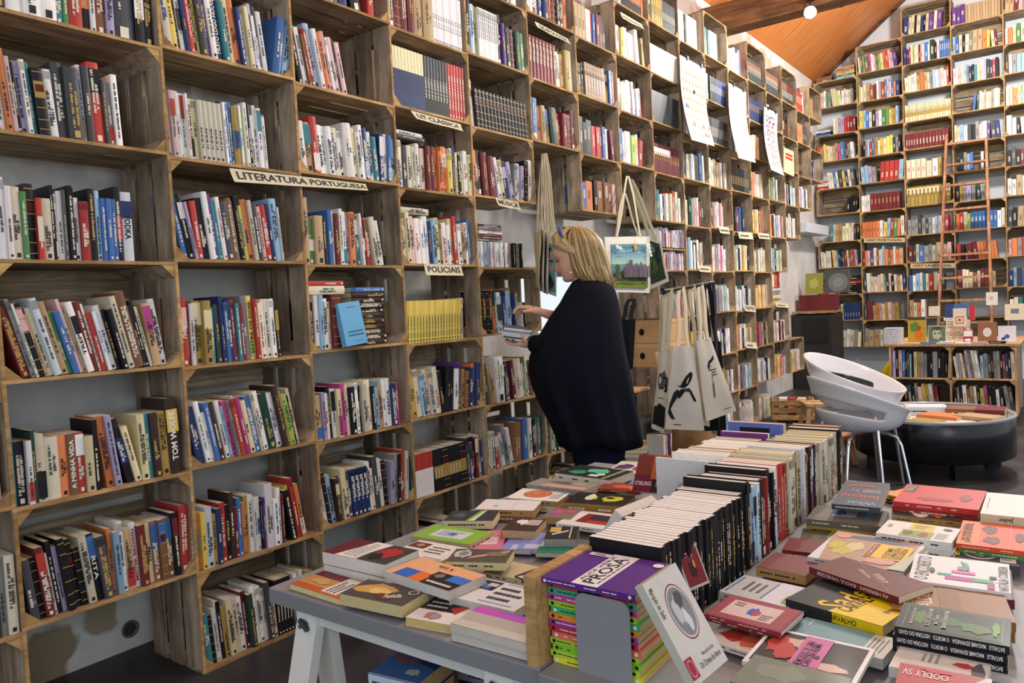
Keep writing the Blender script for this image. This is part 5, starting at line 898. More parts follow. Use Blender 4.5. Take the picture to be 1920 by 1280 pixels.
for x, w_, t_ in ((.30, .05, .42), (.35, .04, .47), (.395, .07, .56), (.46, .05, .46), (.51, .05, .50), (.56, .05, .45), (.61, .06, .52), (.67, .05, .47), (.72, .05, .50), (.77, .06, .45), (.83, .05, .47)):
    c = rc.choice(['6f6570', '7a6e76', '655c66', '746872']); castle += [('r', x, .26, x + w_, t_, c)] + [('r', x + w_ * q, t_, x + w_ * (q + .18), t_ + .015, c) for q in (0, .4, .8)] + [('r', x + w_ * .4, t_ - .06 - .04 * q, x + w_ * .6, t_ - .045 - .04 * q, '3f3a42') for q in range(3)]
castle += [('b', .14, .42, .06, .09, '56683e', 9), ('b', .13, .36, .05, .07, '46583a', 4)] + [('e', x, y, .016, .016, 'f0f0ea') for cx, cy in ((.14, .81), (.19, .78), (.80, .82), (.87, .78), (.85, .84), (.88, .71), (.90, .65)) for x, y in ((cx - .017, cy), (cx + .017, cy), (cx, cy + .017), (cx, cy - .017))] + [('b', .60, .80, .02, .006, '3a4a54', 3), ('b', .45, .76, .02, .006, '3a4a54', 5), ('b', .68, .72, .02, .006, '3a4a54', 8)]
tb = bag(tx(1133, 444, .10), tx(1219, 443, .10), tx(1219, 549, .12), tx(1138, 547, .12), tx(1176, 330, .02), 'white tote bag printed with a castle under a blue sky', castle, 'e3e1d6', th=.03, hook2=tx(1172, 362, .02))
g = G(); c_ = tx(1191, 462, .14); g.box((c_.x, c_.y - .02, c_.z - .025), (c_.x + .002, c_.y + .02, c_.z + .02), M_CARD, 'c9a668'); g.tube([c_ + Vector((0, 0, .02)), tx(1190, 440, .13)], .0012, M_CARD, 'c9a668', 5); g.build('price_tag', tb)
bag(tx(1210, 438, .04), tx(1238, 450, .16), tx(1254, 527, .2), tx(1219, 543, .06), tx(1182, 335, .02), 'tote bag with dark green leafy print behind the castle one', [('r', .1, .08, .92, .9, '3a4a38'), ('b', .4, .4, .25, .2, '56683e', 3), ('b', .7, .6, .2, .25, '2a3a34', 5), ('b', .4, .75, .2, .1, '6a8a88', 6)], 'dcdac8', th=.02)
for k, (u0, u1, v0, v1, cc, lb) in enumerate(((1003, 1012, 432, 540, 'd9cda4', 'yellowish edge-on tote bag, leftmost of the bundle by the woman\'s face'), (1010, 1020, 428, 548, 'c9c6b8', 'greyish edge-on tote bag, second of the bundle by her face'), (1018, 1028, 432, 552, 'd8d6cc', 'pale edge-on tote bag, third of the bundle by her face'))):
    a = .03 + k * .02
    bag(tx(u0, v0, a), tx(u1, v0 + 4, a + .22), tx(u1 - 2, v1, a + .2), tx(u0 + 2, v1 - 4, a), tx(1018, 288, .01), lb, (), cc, th=.014)
bag(tx(1022, 434, .09), tx(1044, 432, .19), tx(1042, 556, .19), tx(1024, 548, .09), tx(1020, 288, .01), 'tote bag with a teal portrait print, seen side-on by the woman', [('r', .12, .06, .95, .8, '5aa0a4'), ('b', .6, .5, .25, .2, 'd9b09a', 3), ('b', .55, .66, .28, .1, '2a2626', 4), ('r', .4, .52, .8, .54, '2a2a30'), ('b', .6, .2, .3, .12, '3a3f48', 6)], 'dddacc', th=.014)
# ---- garment rack with bags
def aZ(u, v, Z): return CAM + ray(u, v) * Z
ra, rb = aZ(1243, 546, 5.0), aZ(1338, 530, 5.25); rk = thing('bag_rack', 'black metal rail on a post, canvas bags hanging from it', 'rack', (rb.x, rb.y, 0)); Mi = Matrix.Translation((-rb.x, -rb.y, 0))
g = G(); g.tube([ra, ra.lerp(rb, .5), rb], .014, M_GLOSS, '17181b', 12, Mi); g.build('rail', rk)
g = G(); g.lathe([(.001, -.006), (.022, -.006), (.024, 0), (.022, .006), (.001, .006)], M_GLOSS, '17181b', 14, Mi @ Matrix.Translation(ra) @ (rb - ra).to_track_quat('Z', 'Y').to_matrix().to_4x4()); g.build('end_cap', rk)
g = G(); g.tube([rb + Vector((0, 0, .01)), Vector((rb.x, rb.y, .03))], .013, M_GLOSS, '17181b', 12, Mi); g.build('post', rk)
g = G(); g.tube([Vector((rb.x - .25, rb.y - .2, .02)), Vector((rb.x + .2, rb.y + .16, .02))], .014, M_GLOSS, '17181b', 10, Mi); g.tube([Vector((rb.x - .18, rb.y + .22, .02)), Vector((rb.x + .18, rb.y - .2, .02))], .014, M_GLOSS, '17181b', 10, Mi); g.build('foot', rk)
def rl(q): return ra.lerp(rb, q) + Vector((0, 0, .012))
K = '26272b'
face1 = [('b', .55, .62, .42, .13, '55585c', 3), ('p', [(.55, .66), (.95, .66), (.98, .5), (.85, .48), (.7, .6)], K), ('l', .3, .5, .8, .56, 1, K, 0, 4), ('e', .8, .5, .06, .015, K), ('r', .35, .4, .75, .41, '6a6c70'), ('p', [(.05, .28), (.5, .34), (.98, .3), (.98, .06), (.05, .06)], K)]
man = [('p', [(.26, .525), (.42, .50), (.50, .51), (.62, .545), (.50, .54), (.38, .53)], K), ('p', [(.36, .52), (.48, .50), (.62, .535), (.76, .60), (.83, .66), (.80, .70), (.70, .69), (.55, .64), (.44, .58)], K), ('p', [(.28, .40), (.36, .48), (.52, .50), (.70, .50), (.66, .47), (.5, .46), (.40, .40), (.33, .37)], K), ('b', .60, .475, .10, .02, '3a3c42', 8), ('p', [(.62, .49), (.72, .48), (.84, .38), (.86, .34), (.78, .35), (.70, .42)], K), ('p', [(.06, .30), (.16, .44), (.26, .48), (.36, .46), (.30, .40), (.16, .30), (.10, .24), (.24, .12), (.14, .125), (.03, .2)], '2c2e33'), ('r', .2, .055, .40, .066, '5a5a5a')]
man2 = [('p', [(.35, .66), (.45, .72), (.62, .74), (.75, .78), (.74, .73), (.6, .70), (.48, .68), (.40, .60)], K), ('e', .47, .63, .055, .035, K), ('e', .47, .63, .04, .022, 'd8d4c6'), ('l', .5, .52, .75, .62, 3, K, 0, 7), ('p', [(.42, .44), (.48, .44), (.42, .26), (.37, .26)], '5a5c62'), ('p', [(.47, .56), (.50, .56), (.46, .44), (.44, .44)], '6a6c70'), ('r', .6, .07, .85, .078, K)]
bag(aZ(1228, 660, 5.15), aZ(1262, 650, 5.2), aZ(1262, 752, 5.2), aZ(1240, 740, 5.15), rl(.05), 'cream tote bag at the rear left of the rack, half hidden', (), 'd8c99a')
bag(aZ(1238, 656, 5.0), aZ(1259, 655, 4.96), aZ(1245, 812, 4.96), aZ(1221, 802, 5.0), rl(.12), 'narrow-looking tote bag printed with a drawn face and dark jacket', face1, 'd5d2c8')
bag(aZ(1296, 645, 5.15), aZ(1326, 640, 5.15), aZ(1331, 800, 5.15), aZ(1290, 790, 5.15), rl(.55), 'plain cream tote bag in the middle of the rack', (), 'd6cfb2')
bag(aZ(1305, 640, 5.02), aZ(1332, 632, 5.06), aZ(1381, 770, 5.12), aZ(1324, 790, 5.02), rl(.72), 'tote bag with a moustached cartoon man print swinging to the right', man2, 'd5d1c2')
bag(aZ(1262, 648, 4.86), aZ(1300, 650, 4.86), aZ(1321, 807, 4.86), aZ(1247, 804, 4.86), rl(.35), 'front tote bag with bold black hat and figure print', man, 'd8d5ca')
bag(aZ(1322, 640, 5.3), aZ(1352, 640, 5.3), aZ(1362, 806, 5.3), aZ(1318, 808, 5.3), rl(.85), 'black tote bag hanging last on the rack', (), '1a1b20', scol='1c1d22')
# ---- crates and cardboard boxes right of the window
for k, lb in enumerate(('lower brown cardboard archive box with round finger hole', 'upper brown cardboard archive box with round finger hole')):
    z0 = BZ(2) + .001 + k * .181
    g = G(); g.box((-.325, BY(8) + .012, z0), (-.006, BY(8) + .49, z0 + .17), M_CARD, 'cfa678'); t = g.build('cardboard_box', label=lb, cat='box'); g = G()
    g.quad([(-.165 + .022 * math.cos(a), BY(8) + .009, z0 + .085 + .026 * math.sin(a)) for a in [2 * PI * q / 20 for q in range(20)]], M_CARD, '2a2018'); g.build('finger_hole', t)
    g = G(); g.box((-.328, BY(8) + .010, z0 + .145), (-.003, BY(8) + .492, z0 + .178), M_CARD, 'd8b084'); g.build('lid', t)
g = G(); g.box((-.30, 3.55, .62), (.10, 3.90, .635), M_EDGE); g.build('small_ledge_board', label='narrow wooden ledge behind the woman holding loose books', cat='shelf board')
def blk(x, y, z, w_, d_, h_, c, lab, name='book', rz=0, pg='ded6c0'):
    flatM(Matrix.Translation((x, y, z + h_)) @ Matrix.Rotation(rz, 4, 'Z'), w_, d_, h_, c, 'n', (), lab, pg)
for k in range(11): blk(.02 + R.uniform(-.01, .02), 3.62 + R.uniform(-.01, .02), .02 + k * .026, .2, .15, .025, R.choice(['t', 'c', 'Y', 'c', 'u']), f'old yellowed book, {ORD[k]} from the bottom of the floor pile behind the woman', rz=R.uniform(-.15, .15) - 1.2)
g = G(); g.lathe([(.001, .20), (.10, .20), (.118, .40), (.125, .41), (.122, .415), (.11, .40), (.10, .24), (.001, .24)], M_PAINT, '4f7a2e', 28, Matrix.Translation((.22, 4.30, .12))); g.build('green_tub', label='green round tub under the hanging bags', cat='tub')
g = G(); g.lathe([(.001, 0), (.14, 0), (.15, .02), (.14, .31), (.001, .32)], M_CARD, '8a6a48', 24, Matrix.Translation((.22, 4.30, 0))); g.build('round_pedestal', label='brown round stand holding the green tub', cat='stand')
c0, c1 = aZ(1168, 600, 4.5), aZ(1192, 590, 4.5)
g = G(); a, b2 = aZ(1158, 600, 4.45), aZ(1192, 598, 4.45)
bag(a, b2, aZ(1187, 690, 4.45), aZ(1162, 705, 4.45), aZ(1184, 560, 4.6), 'black bag hanging behind the woman beside the cardboard boxes', (), '1c1d22', scol='1c1d22')
# ------------------------------------------------------------------ right background: display table, ladder, drum table, chairs, stools
DX0, DX1, DY, DZ = 1.055, 2.065, 7.0, .70
t = thing('display_bench', 'low wooden display bench of open crates full of dark books, by the ladder', 'bench', ((DX0 + DX1) / 2, DY + .5, 0)); M = Matrix.Translation((-(DX0 + DX1) / 2, -DY - .5, 0))
g = G(); g.box((DX0 - .03, DY - .01, DZ - .02), (DX1 + .03, DY + 1.1, DZ), M_PINE, M=M); g.build('bench_top', t)
for xx in (DX0, (DX0 + DX1) / 2 - .008, DX1 - .016):
    g = G(); g.box((xx, DY, .06), (xx + .016, DY + .38, DZ - .021), M_PINE, M=M); g.build('upright_panel', t)
for zz in (.07, .375):
    g = G(); g.box((DX0 + .017, DY, zz), (DX1 - .017, DY + .38, zz + .014), M_PINE, M=M); g.build('shelf', t)
for zz in (.085, .39):
    for xx, s in ((DX0 + .017, 1), ((DX0 + DX1) / 2 - .009, -1), ((DX0 + DX1) / 2 + .009, 1), (DX1 - .017, -1)):
        zt = DZ - .021 if zz > .2 else .374; g = G(); g.add([(xx, DY + .003, zt), (xx + s * .045, DY + .003, zt), (xx, DY + .003, zt - .045), (xx, DY + .36, zt), (xx + s * .045, DY + .36, zt), (xx, DY + .36, zt - .045)], [(0, 1, 2), (5, 4, 3), (0, 3, 4, 1), (1, 4, 5, 2), (2, 5, 3, 0)], M_EDGE, M=M); g.build('corner_block', t)
g = G(); g.box((DX0 + .02, DY + .37, .09), (DX1 - .02, DY + .38, DZ - .03), M_WX, M=M); g.build('back_panel', t)
for xx in (DX0 + .01, DX1 - .05):
    for y2 in (DY + .01, DY + 1.05):
        g = G(); g.box((xx, y2, 0), (xx + .035, y2 + .035, .068 if y2 < DY + .5 else DZ - .02), M_PAINT, 'd8cfc0', M=M); g.build('leg', t)
hw = (DX1 - DX0) / 2 - .03
for (xx, zz, spec) in ((DX0 + .022, .389, 'V5.7 k4.7 p6.7 b5.7 k3 E4 s3 k4 i5.6 Y5.6 e5 e5 k5 k4 e8.6 k5 k6 k4 !R1 c4'), ((DX0 + DX1) / 2 + .012, .389, '!L4 w5.3 e6.5 c4 u4 V5.7 e5.7 c5.7 w4 !L1 s5 e7 E4 k4 e5 e5 k4 r3 B5 k4 c6.6'), (DX0 + .022, .084, 'k4 e4 k4 !L3 k5 E5 k4 e4 p5 y4 Y4 w5 m3 m3 !_6 k4'), ((DX0 + DX1) / 2 + .012, .084, '!L2 k4 e3 k4 w5.6 u4 t5 w3 k4 l5 x4 k5 k5 w4 k5 !L4 e5 E5')):
    fill(Vector((xx, DY + .012, zz)), RX, RY, hw, spec, .0, hw, 'display bench', 'books in the display bench', 0, True, hmax=.28, hbase=.225)
def up_cover(u0, v0, u1, v1, y, th, col, dec, lab, pg='d9d4c6', tilt=6):
    a, b2, c3 = ty(u0, v1, y), ty(u1, v1, y), ty(u0, v0, y); w_ = (b2.x - a.x); h_ = (c3.z - a.z); tl = math.radians(tilt); ez = Vector((0, math.sin(tl), math.cos(tl)))
    zb = max(DZ + .002, a.z if a.z > DZ + .1 else DZ + .002); flatM(frame(Vector((a.x, y, zb)), Vector((1, 0, 0)), ez, Vector((1, 0, 0)).cross(ez)), w_, h_, th, col, 'l', dec, lab, pg)
up_cover(1702, 578, 1736, 626, 7.2, .02, 'b8a030', [('b', .4, .6, .3, .25, '5a8a3a', 3), ('b', .6, .3, .3, .2, 'd8702c', 4), ('b', .6, .55, .15, .12, 'c03a2a', 5), ('r', 0, .88, 1, 1, '4a4a3a')], 'orange and yellow cartoon cover standing on the display bench')
up_cover(1740, 594, 1774, 626, 7.15, .012, 'e8e6dc', [('r', .02, .02, .96, .97, '6a7a5c'), ('b', .5, .5, .28, .38, 'b8bc98', 3), ('b', .5, .85, .35, .12, '4a543c', 4), ('e', .38, .55, .06, .04, '3a4030'), ('e', .62, .55, .06, .04, '3a4030')], 'greenish cover with a stone face standing on the display bench')
up_cover(1741, 574, 1762, 592, 7.6, .02, 'd8d3c4', [], 'pale blank cover standing behind the stone face one')
up_cover(1772, 570, 1815, 612, 7.75, .02, '4a66a0', [('r', 0, 0, .4, 1, '2f4478')], 'large blue cover standing at the rear of the display bench')
up_cover(1787, 578, 1812, 612, 7.55, .02, 'd8cfc0', [('r', .2, .15, .8, .55, 'c04a44'), ('r', .26, .2, .74, .5, 'd8cfc0'), ('b', .5, .35, .15, .1, '8a6a5a', 3)], 'cream cover with red framed picture on display bench')
up_cover(1806, 601, 1824, 628, 7.12, .012, 'a8343a', [('r', .05, .45, .95, .85, 'ede8e0'), ('b', .5, .2, .4, .12, 'ede8e0', 3), ('b', .5, .95, .4, .05, 'ede8e0', 4)], 'small red and white striped cover standing on display bench')
up_cover(1833, 589, 1869, 627, 7.15, .015, '9a6a4a', [('e', .5, .5, .22, .22, 'eceae4'), ('e', .5, .5, .17, .17, 'dcdad4')], 'square brown cover with a white disc standing on display bench')
up_cover(1871, 592, 1905, 622, 7.2, .03, 'e4e8ee', [('b', .5, .35, .2, .15, '4a62b0', 4), ('b', .3, .2, .15, .12, '2f4478', 7)], 'white cover splashed with blue at the bench right end')
up_cover(1818, 572, 1828, 600, 7.7, .02, 'b8343a', [], 'narrow red cover between blue and brown ones on bench')
up_cover(1849, 548, 1871, 572, 7.75, .01, 'eceae6', [('l', .3, .4, .7, .7, 2, '6a6a6a', 0, 3)], 'small white card notice propped high behind the bench', tilt=0)
up_cover(1884, 570, 1922, 600, 7.8, .02, 'd9d3b8', [('r', .3, .4, .7, .7, '6a7a8a')], 'cream landscape cover at the right frame edge of bench')
for k in range(6): p = ty(1658, 640, 7.1); blk(p.x, 7.1, DZ + .001 + k * .025, .15, .13, .024, 'a', f'white-blue book, {ORD[k]} from bottom of the neat pile at bench left end')
for k in range(8): blk(1.42 + R.uniform(0, .03), 7.72, DZ + .001 + k * .026, .2, .15, .025, R.choice(['w', 'c', 'c', 'w']), f'pale book, {ORD[k]} from bottom of the tall pile at the rear of the bench', rz=R.uniform(-.1, .1))
for k, (x, c, lb) in enumerate(((1.18, 'p', 'pink'), (1.32, 'b', 'bright blue'), (1.46, 'a', 'pale'), (1.60, 'w', 'plain white'), (1.72, 'V', 'lilac'), (1.86, 'k', 'black'))):
    blk(x, 7.015, DZ + .001, .125, .10, .010 + .004 * (k % 3), c, f'{lb} booklet lying flat along the front edge of the display bench', rz=R.uniform(-.1, .1))
# ladder
lt = thing('wooden_ladder', 'reddish wooden ladder leaning against the end wall shelves', 'ladder', (1.4, 9.6, 0)); Mi = Matrix.Translation((-1.4, -9.6, 0))
L0, L1 = Vector((1.10, 9.55, .01)), ty(1775, 255, 10.14); R0, R1 = Vector((1.70, 9.55, .01)), ty(1849, 258, 10.14)
for a, b2 in ((L0, L1), (R0, R1)):
    g = G(); n = (b2 - a).normalized(); g.rings([[tuple(p + Vector((sx_ * .014, 0, 0)) + Vector((0, n.z, -n.y)) * (sy_ * .03)) for sx_, sy_ in ((-1, -1), (1, -1), (1, 1), (-1, 1))] for p in (a, b2)], M_REDW, M=Mi, smooth=False); g.build('side_rail', lt)
for v in (264, 305, 345, 392, 434, 478, 521, 563, 604):
    q = ty(1800, v, 9.95).z / L1.z
    if q < .1: continue
    a, b2 = L0.lerp(L1, q), R0.lerp(R1, q); g = G(); g.box((a.x + .015, a.y - .04, a.z - .013), (b2.x - .015, a.y + .04, a.z + .013), M_REDW, M=Mi); g.build('rung', lt)
# round table
dc = tz(1747, 772, .42); dc = CAM + (dc - CAM) * 1.05; dc.z = 0; dr = .485; dzo = -.04
t = thing('round_table', 'round black drum table with a shiny rim, books lying in its white top', 'table', (dc.x, dc.y, 0))
g = G(); g.lathe([(dr - .015, .11), (dr, .12), (dr, .40 + dzo), (dr - .004, .405 + dzo)], M_GLOSS, '101114', 64); g.lathe([(.001, .108), (dr - .015, .11)], M_GLOSS, '101114', 64); g.build('drum', t)
g = G(); g.lathe([(dr - .004, .402 + dzo), (dr + .004, .415 + dzo), (dr, .424 + dzo), (dr - .014, .424 + dzo), (dr - .018, .405 + dzo)], M_GLOSS, 'a8abb0', 64); g.build('rim', t)
g = G(); g.lathe([(.001, .372 + dzo), (dr - .018, .372 + dzo), (dr - .018, .406 + dzo)], M_PAINT, 'e4e2da', 48); g.build('tabletop', t)
for k in range(4): a = .5 + PI / 2 * k; g = G(); g.box((-.04, -.03, 0), (.04, .03, .109), M_GLOSS, '141518', Matrix.Rotation(a, 4, 'Z') @ Matrix.Translation((.38, 0, 0))); g.build('leg', t)
z0 = .373 + dzo
dl = [(-.22, -.30, .24, .16, .03, 'q', -.4, 'teal green'), (-.05, -.33, .2, .14, .04, 'Y', -.25, 'olive'), (.12, -.30, .22, .15, .03, 'c', .1, 'pale straw'), (-.02, -.12, .26, .17, .05, 'o', -.35, 'bright orange'), (.20, -.12, .24, .16, .055, 't', -.4, 'tan'), (-.30, -.05, .24, .17, .05, 'w', .4, 'white'), (-.12, .12, .26, .18, .06, 'a', .25, 'whitish lettered'), (.12, .12, .3, .18, .06, 'u', .0, 'wooden brown'), (.30, .05, .17, .22, .07, 'm', .0, 'maroon'), (-.10, .32, .5, .12, .05, 'E', .02, 'long grey'), (-.36, .14, .16, .2, .04, 't', .3, 'biscuit')]
for x, y, w_, d_, h_, c, rz, lb in dl:
    flatM(Matrix.Translation((dc.x + x - .05, dc.y + y - .04, z0 + h_)) @ Matrix.Rotation(rz, 4, 'Z'), w_, d_, h_ - .0005, c, 'n', [('r', .1, .1, .9, .9, tuple(min(1, q * 1.15) for q in PAL[c][:3]) + (1,))], f'{lb} book lying on the round black drum table')
# tub chairs
M_CHROME, nt_, b_ = newmat('chrome', .12, .5, (.75, .76, .78, 1), 1.0)
def tub_chair(x, y, rz, label, z0=0.0, legs=True):
    t = thing('tub_chair', label, 'chair', (x, y, z0), rz, group='white tub chairs')
    NA, NV = 48, 16
    prof = [(0.001, .30), (.09, .302), (.16, .318), (.21, .35), (.24, .39), (.257, .44), (.267, .48), (.276, .53), (.288, .585), (.308, .64)]
    def pt(a, s):        # s 0..1 up the shell, a=0 is the back (+x)
        hb = (1 + math.cos(a)) / 2; top = .43 + .25 * hb ** 1.1; k = s * (len(prof) - 1); i = min(int(k), len(prof) - 2); f = k - i
        r = prof[i][0] * (1 - f) + prof[i + 1][0] * f; z = prof[i][1] * (1 - f) + prof[i + 1][1] * f
        zz = .30 + (z - .30) / (.64 - .30) * (top - .30); r *= 1 + .05 * (hb - .5); return ((r * math.cos(a) + .02 * hb) * .92, r * math.sin(a) * .90, zz * .92 + .10)
    me = bpy.data.meshes.new('seat_shell'); vs = []; fs = []
    for j in range(NV + 1):
        for i in range(NA): vs.append(pt(2 * PI * i / NA, j / NV))
    for j in range(NV):
        for i in range(NA):
            a = (2 * PI * (i + .5) / NA + PI) % (2 * PI) - PI
            if 9 <= j <= 11 and abs(a) < 1.75: continue
            fs.append((j * NA + i, j * NA + (i + 1) % NA, (j + 1) * NA + (i + 1) % NA, (j + 1) * NA + i))
    me.from_pydata(vs, [], fs); me.materials.append(M_SHELL); me.polygons.foreach_set('use_smooth', [True] * len(fs)); o = bpy.data.objects.new('seat_shell', me); COL.objects.link(o); o.parent = t
    so = o.modifiers.new('thickness', 'SOLIDIFY'); so.thickness = .014; so.offset = 0; ss = o.modifiers.new('smooth', 'SUBSURF'); ss.levels = 1; ss.render_levels = 1
    if legs:
        for sx_, sy_ in ((1, 1), (1, -1), (-1, 1), (-1, -1)):
            g = G(); g.tube([(sx_ * .05, sy_ * .05, .366), (sx_ * .11, sy_ * .11, .362), (sx_ * .145, sy_ * .145, .345), (sx_ * .16, sy_ * .16, .30), (sx_ * .20, sy_ * .20, .004 - z0)], .0095, M_CHROME, n=10); g.build('leg', t)
    return t
M_SHELL, nt_, b_ = newmat('white_moulded_plastic', .22, .5, H('e6e7ea')); b_.inputs['Coat Weight'].default_value = .3
ca = CAM + (Vector((1.32, 4.56, 0)) - CAM) * .92; ca.z = 0; bd = math.atan2(-.62, -.8)
tub_chair(ca.x, ca.y, bd, 'white moulded tub chair on chrome legs, lower of the two nested ones')
tub_chair(ca.x - .03, ca.y + .05, bd - .75, 'white tub chair nested on top of the other, open side showing', z0=.125)
# stools
def stool(x, y, s, h, rz, label, mat=M_PINE):
    t = thing('wooden_stool', label, 'stool', (x, y, 0), rz); g = G(); g.box((-s / 2, -s / 2, h - .025), (s / 2, s / 2, h), mat); g.build('seat', t)
    g = G(); g.box((-.05, -.012, h), (.05, .012, h + .0012), M_PAINT, '5a4028'); g.build('hand_slot', t)
    for sx_ in (-1, 1):
        for sy_ in (-1, 1):
            g = G(); a = Vector((sx_ * (s / 2 - .03), sy_ * (s / 2 - .03), h - .026)); b2 = Vector((sx_ * (s / 2 + .0), sy_ * (s / 2 + .0), 0)); g.rings([[tuple(p + Vector((i * .018, j * .018, 0))) for i, j in ((-1, -1), (1, -1), (1, 1), (-1, 1))] for p in (a, b2)], mat, smooth=False); g.build('leg', t)
        g = G(); g.box((sx_ * (s / 2 - .03) - .009, -s / 2 + .05, h - .07), (sx_ * (s / 2 - .03) + .009, s / 2 - .05, h - .027), mat); g.build('apron', t)
stool(.62, 6.15, .26, .25, .5, 'light wooden low stool beyond the bags'); stool(1.02, 4.93, .30, .20, .35, 'small wooden step stool half behind the table book row', M_REDW)
slat = thing('book_cart', 'low slatted wooden box with papers beside the light stool', 'box', (.28, 6.55, 0), .3); 
for z_ in (.03, .10, .17):
    g = G(); g.box((-.19, -.14, z_), (.19, -.125, z_ + .045), M_EDGE); g.box((-.19, .125, z_), (.19, .14, z_ + .045), M_EDGE); g.box((.175, -.124, z_), (.19, .124, z_ + .045), M_EDGE); g.box((-.19, -.124, z_), (-.175, .124, z_ + .045), M_EDGE); g.build('slat', slat)
for sx_, sy_ in ((1, 1), (1, -1), (-1, 1), (-1, -1)):
    g = G(); g.box((sx_ * .16 - .014, sy_ * .11 - .014, 0), (sx_ * .16 + .014, sy_ * .11 + .014, .22), M_EDGE); g.build('corner_post', slat)
g = G(); g.box((-.17, -.12, .03), (.17, .12, .04), M_EDGE); g.build('bottom', slat)
for k, (x, c) in enumerate((('.18', 'w'), ('.26', 'r'), ('.34', 'c'))): blk(float(x), 6.46, .045, .09, .14, .18, c, f'{CNAME[c]} leaflet stack poking out of the slatted box', rz=.3)
# folded yellow cloth and the dark cabinet in the corner
g = G(); rr = random.Random(5)
g.rings([[(1.0 + .10 * s * math.cos(a) * (1 + .18 * math.sin(3 * a + k)), 7.55 + .12 * s * math.sin(a), z) for a in [2 * PI * q / 20 for q in range(20)]] for k, (s, z) in enumerate(((1, .01), (1.25, .08), (1.1, .2), (1.2, .32), (.9, .42), (.4, .5)))], M_CLOTH, 'e2c81e'); g.build('yellow_bag', label='bright yellow crumpled bag beside the display bench', cat='bag')
def corner_stack():
    g = G(); p = Vector((-.20, 9.25, 1.10)); g.box((-.42, 9.0, .96), (.06, 9.6, .985), M_EDGE); g.build('corner_shelf_board', label='shelf board in the corner carrying the red volumes', cat='shelf board')
    fill(Vector((-.40, 9.2, .987)), RX, RY, .50, 'm5*16', .0, .46, 'corner shelf', 'red volumes in the corner', 0, True, hbase=.20)
    g = G(); g.box((-.42, 9.02, .0), (.05, 9.58, .94), M_PAINT, '2a2624'); g.box((-.30, 9.0, .6), (.0, 9.02, .9), M_PAINT, '15130f'); g.build('dark_cabinet', label='dark cabinet in the corner under the red volumes', cat='cabinet')
    flatM(frame(Vector((-.10, 9.30, 1.20)), Vector((1, 0, 0)), Vector((0, .15, 1)).normalized(), Vector((0, -1, .15)).normalized()), .30, .30, .01, '4a4c4c', 'l', [('e', .55, .45, .4, .4, '6a6e6c'), ('e', .55, .45, .2, .2, '7a8078')], 'grey record sleeve with a pale disc in the corner', 'ccc8c0')
    flatM(frame(Vector((-.34, 9.32, 1.20)), Vector((1, 0, 0)), Vector((0, .15, 1)).normalized(), Vector((0, -1, .15)).normalized()), .22, .27, .01, '8a8a3a', 'l', [('b', .5, .5, .3, .3, 'a8a45a', 3)], 'olive record sleeve beside the grey one', 'ccc8c0')
corner_stack()
# items ending the long wall, on crate tops at half height
O = Vector((0, BY(13) + .02, BZ(1)))
lying(O, LX, LY, .02, [('t', .03), ('c', .03), ('Y', .03), ('c', .03), ('t', .03), ('e', .02), ('w', .02), ('e', .02)], 'pile at the end of long wall', 'loose books at the end of the long wall', .3, 0, True)
fill(O, LX, LY, .5, 'w9.9 o3 r3 o3 r3', .02, .40, 'end of long wall', 'loose books at the end of the long wall', .205, True, hbase=.17)
# books under the left table
g = G(); g.box((1.08, .55, 0), (1.62, .95, .20), M_WX); g.build('storage_crate', label='wooden box on the floor under the left table, books piled on it', cat='crate')
for k, (c, th) in enumerate((('k', .05), ('V', .03))): blk(1.14, .62, .201 + sum((.05, .03)[:k]), .30, .24, th, c, f'{CNAME[c]} large book in the pile under the left table', rz=.1)
A_, B_, C_ = (690, 1262), (782, 1284), (766, 1214)
flat(A_, B_, C_, .37, .04, '4a72b0', 'n', [('t', 'NEBULOSAS', .36, .78, .028, .60, 'c8643a', 28), ('t', 'DAS ALMAS', .44, .62, .028, .50, 'c8643a', 28), ('b', .7, .3, .15, .12, 'c9ccc0', 3), ('r', .0, .0, 1, .04, 'c9d4e2'), ('p', [(.6, .6), (1, .5), (1, 1), (.6, 1)], '2f4478')], 'large blue book with orange block lettering under the left table', 'b89a64', sp='c9d4e2', under=[('B', .05), ('E', .04)])
fill(Vector((.95, .62, .0)), RX, RY, .6, 'w3 r3 k3 e3 k4 Y3', .5, .66, 'under the left table', 'books under the left table', .201, False)
# ------------------------------------------------------------------ the woman
PO = Vector((.485, 2.498, 0)); PF = Vector((-.87, -.49, 0)).normalized(); PL = Vector((-PF.y, PF.x, 0)); PM = frame(PO, PF, PL, Vector((0, 0, 1)))
M_SKIN, nt, b = newmat('skin', .5, .4); b.inputs['Subsurface Weight'].default_value = .12; b.inputs['Subsurface Radius'].default_value = (.02, .008, .004)
a = nd(nt, 'ShaderNodeVertexColor', layer_name='Col'); nt.links.new(a.outputs['Color'], b.inputs['Base Color'])
M_HAIR = attr_mat('blond_hair', .42, .5, .18, 90)
SK = 'dfae94'
def skin_grow(pts, edges, radii):
    me = bpy.data.meshes.new('grow'); me.from_pydata(pts, edges, []); o = bpy.data.objects.new('grow', me); COL.objects.link(o)
    md = o.modifiers.new('s', 'SKIN'); md.use_smooth_shade = True; sv = me.skin_vertices[0].data
    for i, r in enumerate(radii): sv[i].radius = (r, r)
    sv[0].use_root = True; sb = o.modifiers.new('b', 'SUBSURF'); sb.levels = 2; sb.render_levels = 2
    bpy.context.view_layer.update(); dg = bpy.context.evaluated_depsgraph_get(); m2 = bpy.data.meshes.new_from_object(o.evaluated_get(dg))
    vs = [tuple(v.co) for v in m2.vertices]; fs = [tuple(p.vertices) for p in m2.polygons]; bpy.data.objects.remove(o); bpy.data.meshes.remove(me); bpy.data.meshes.remove(m2); return vs, fs
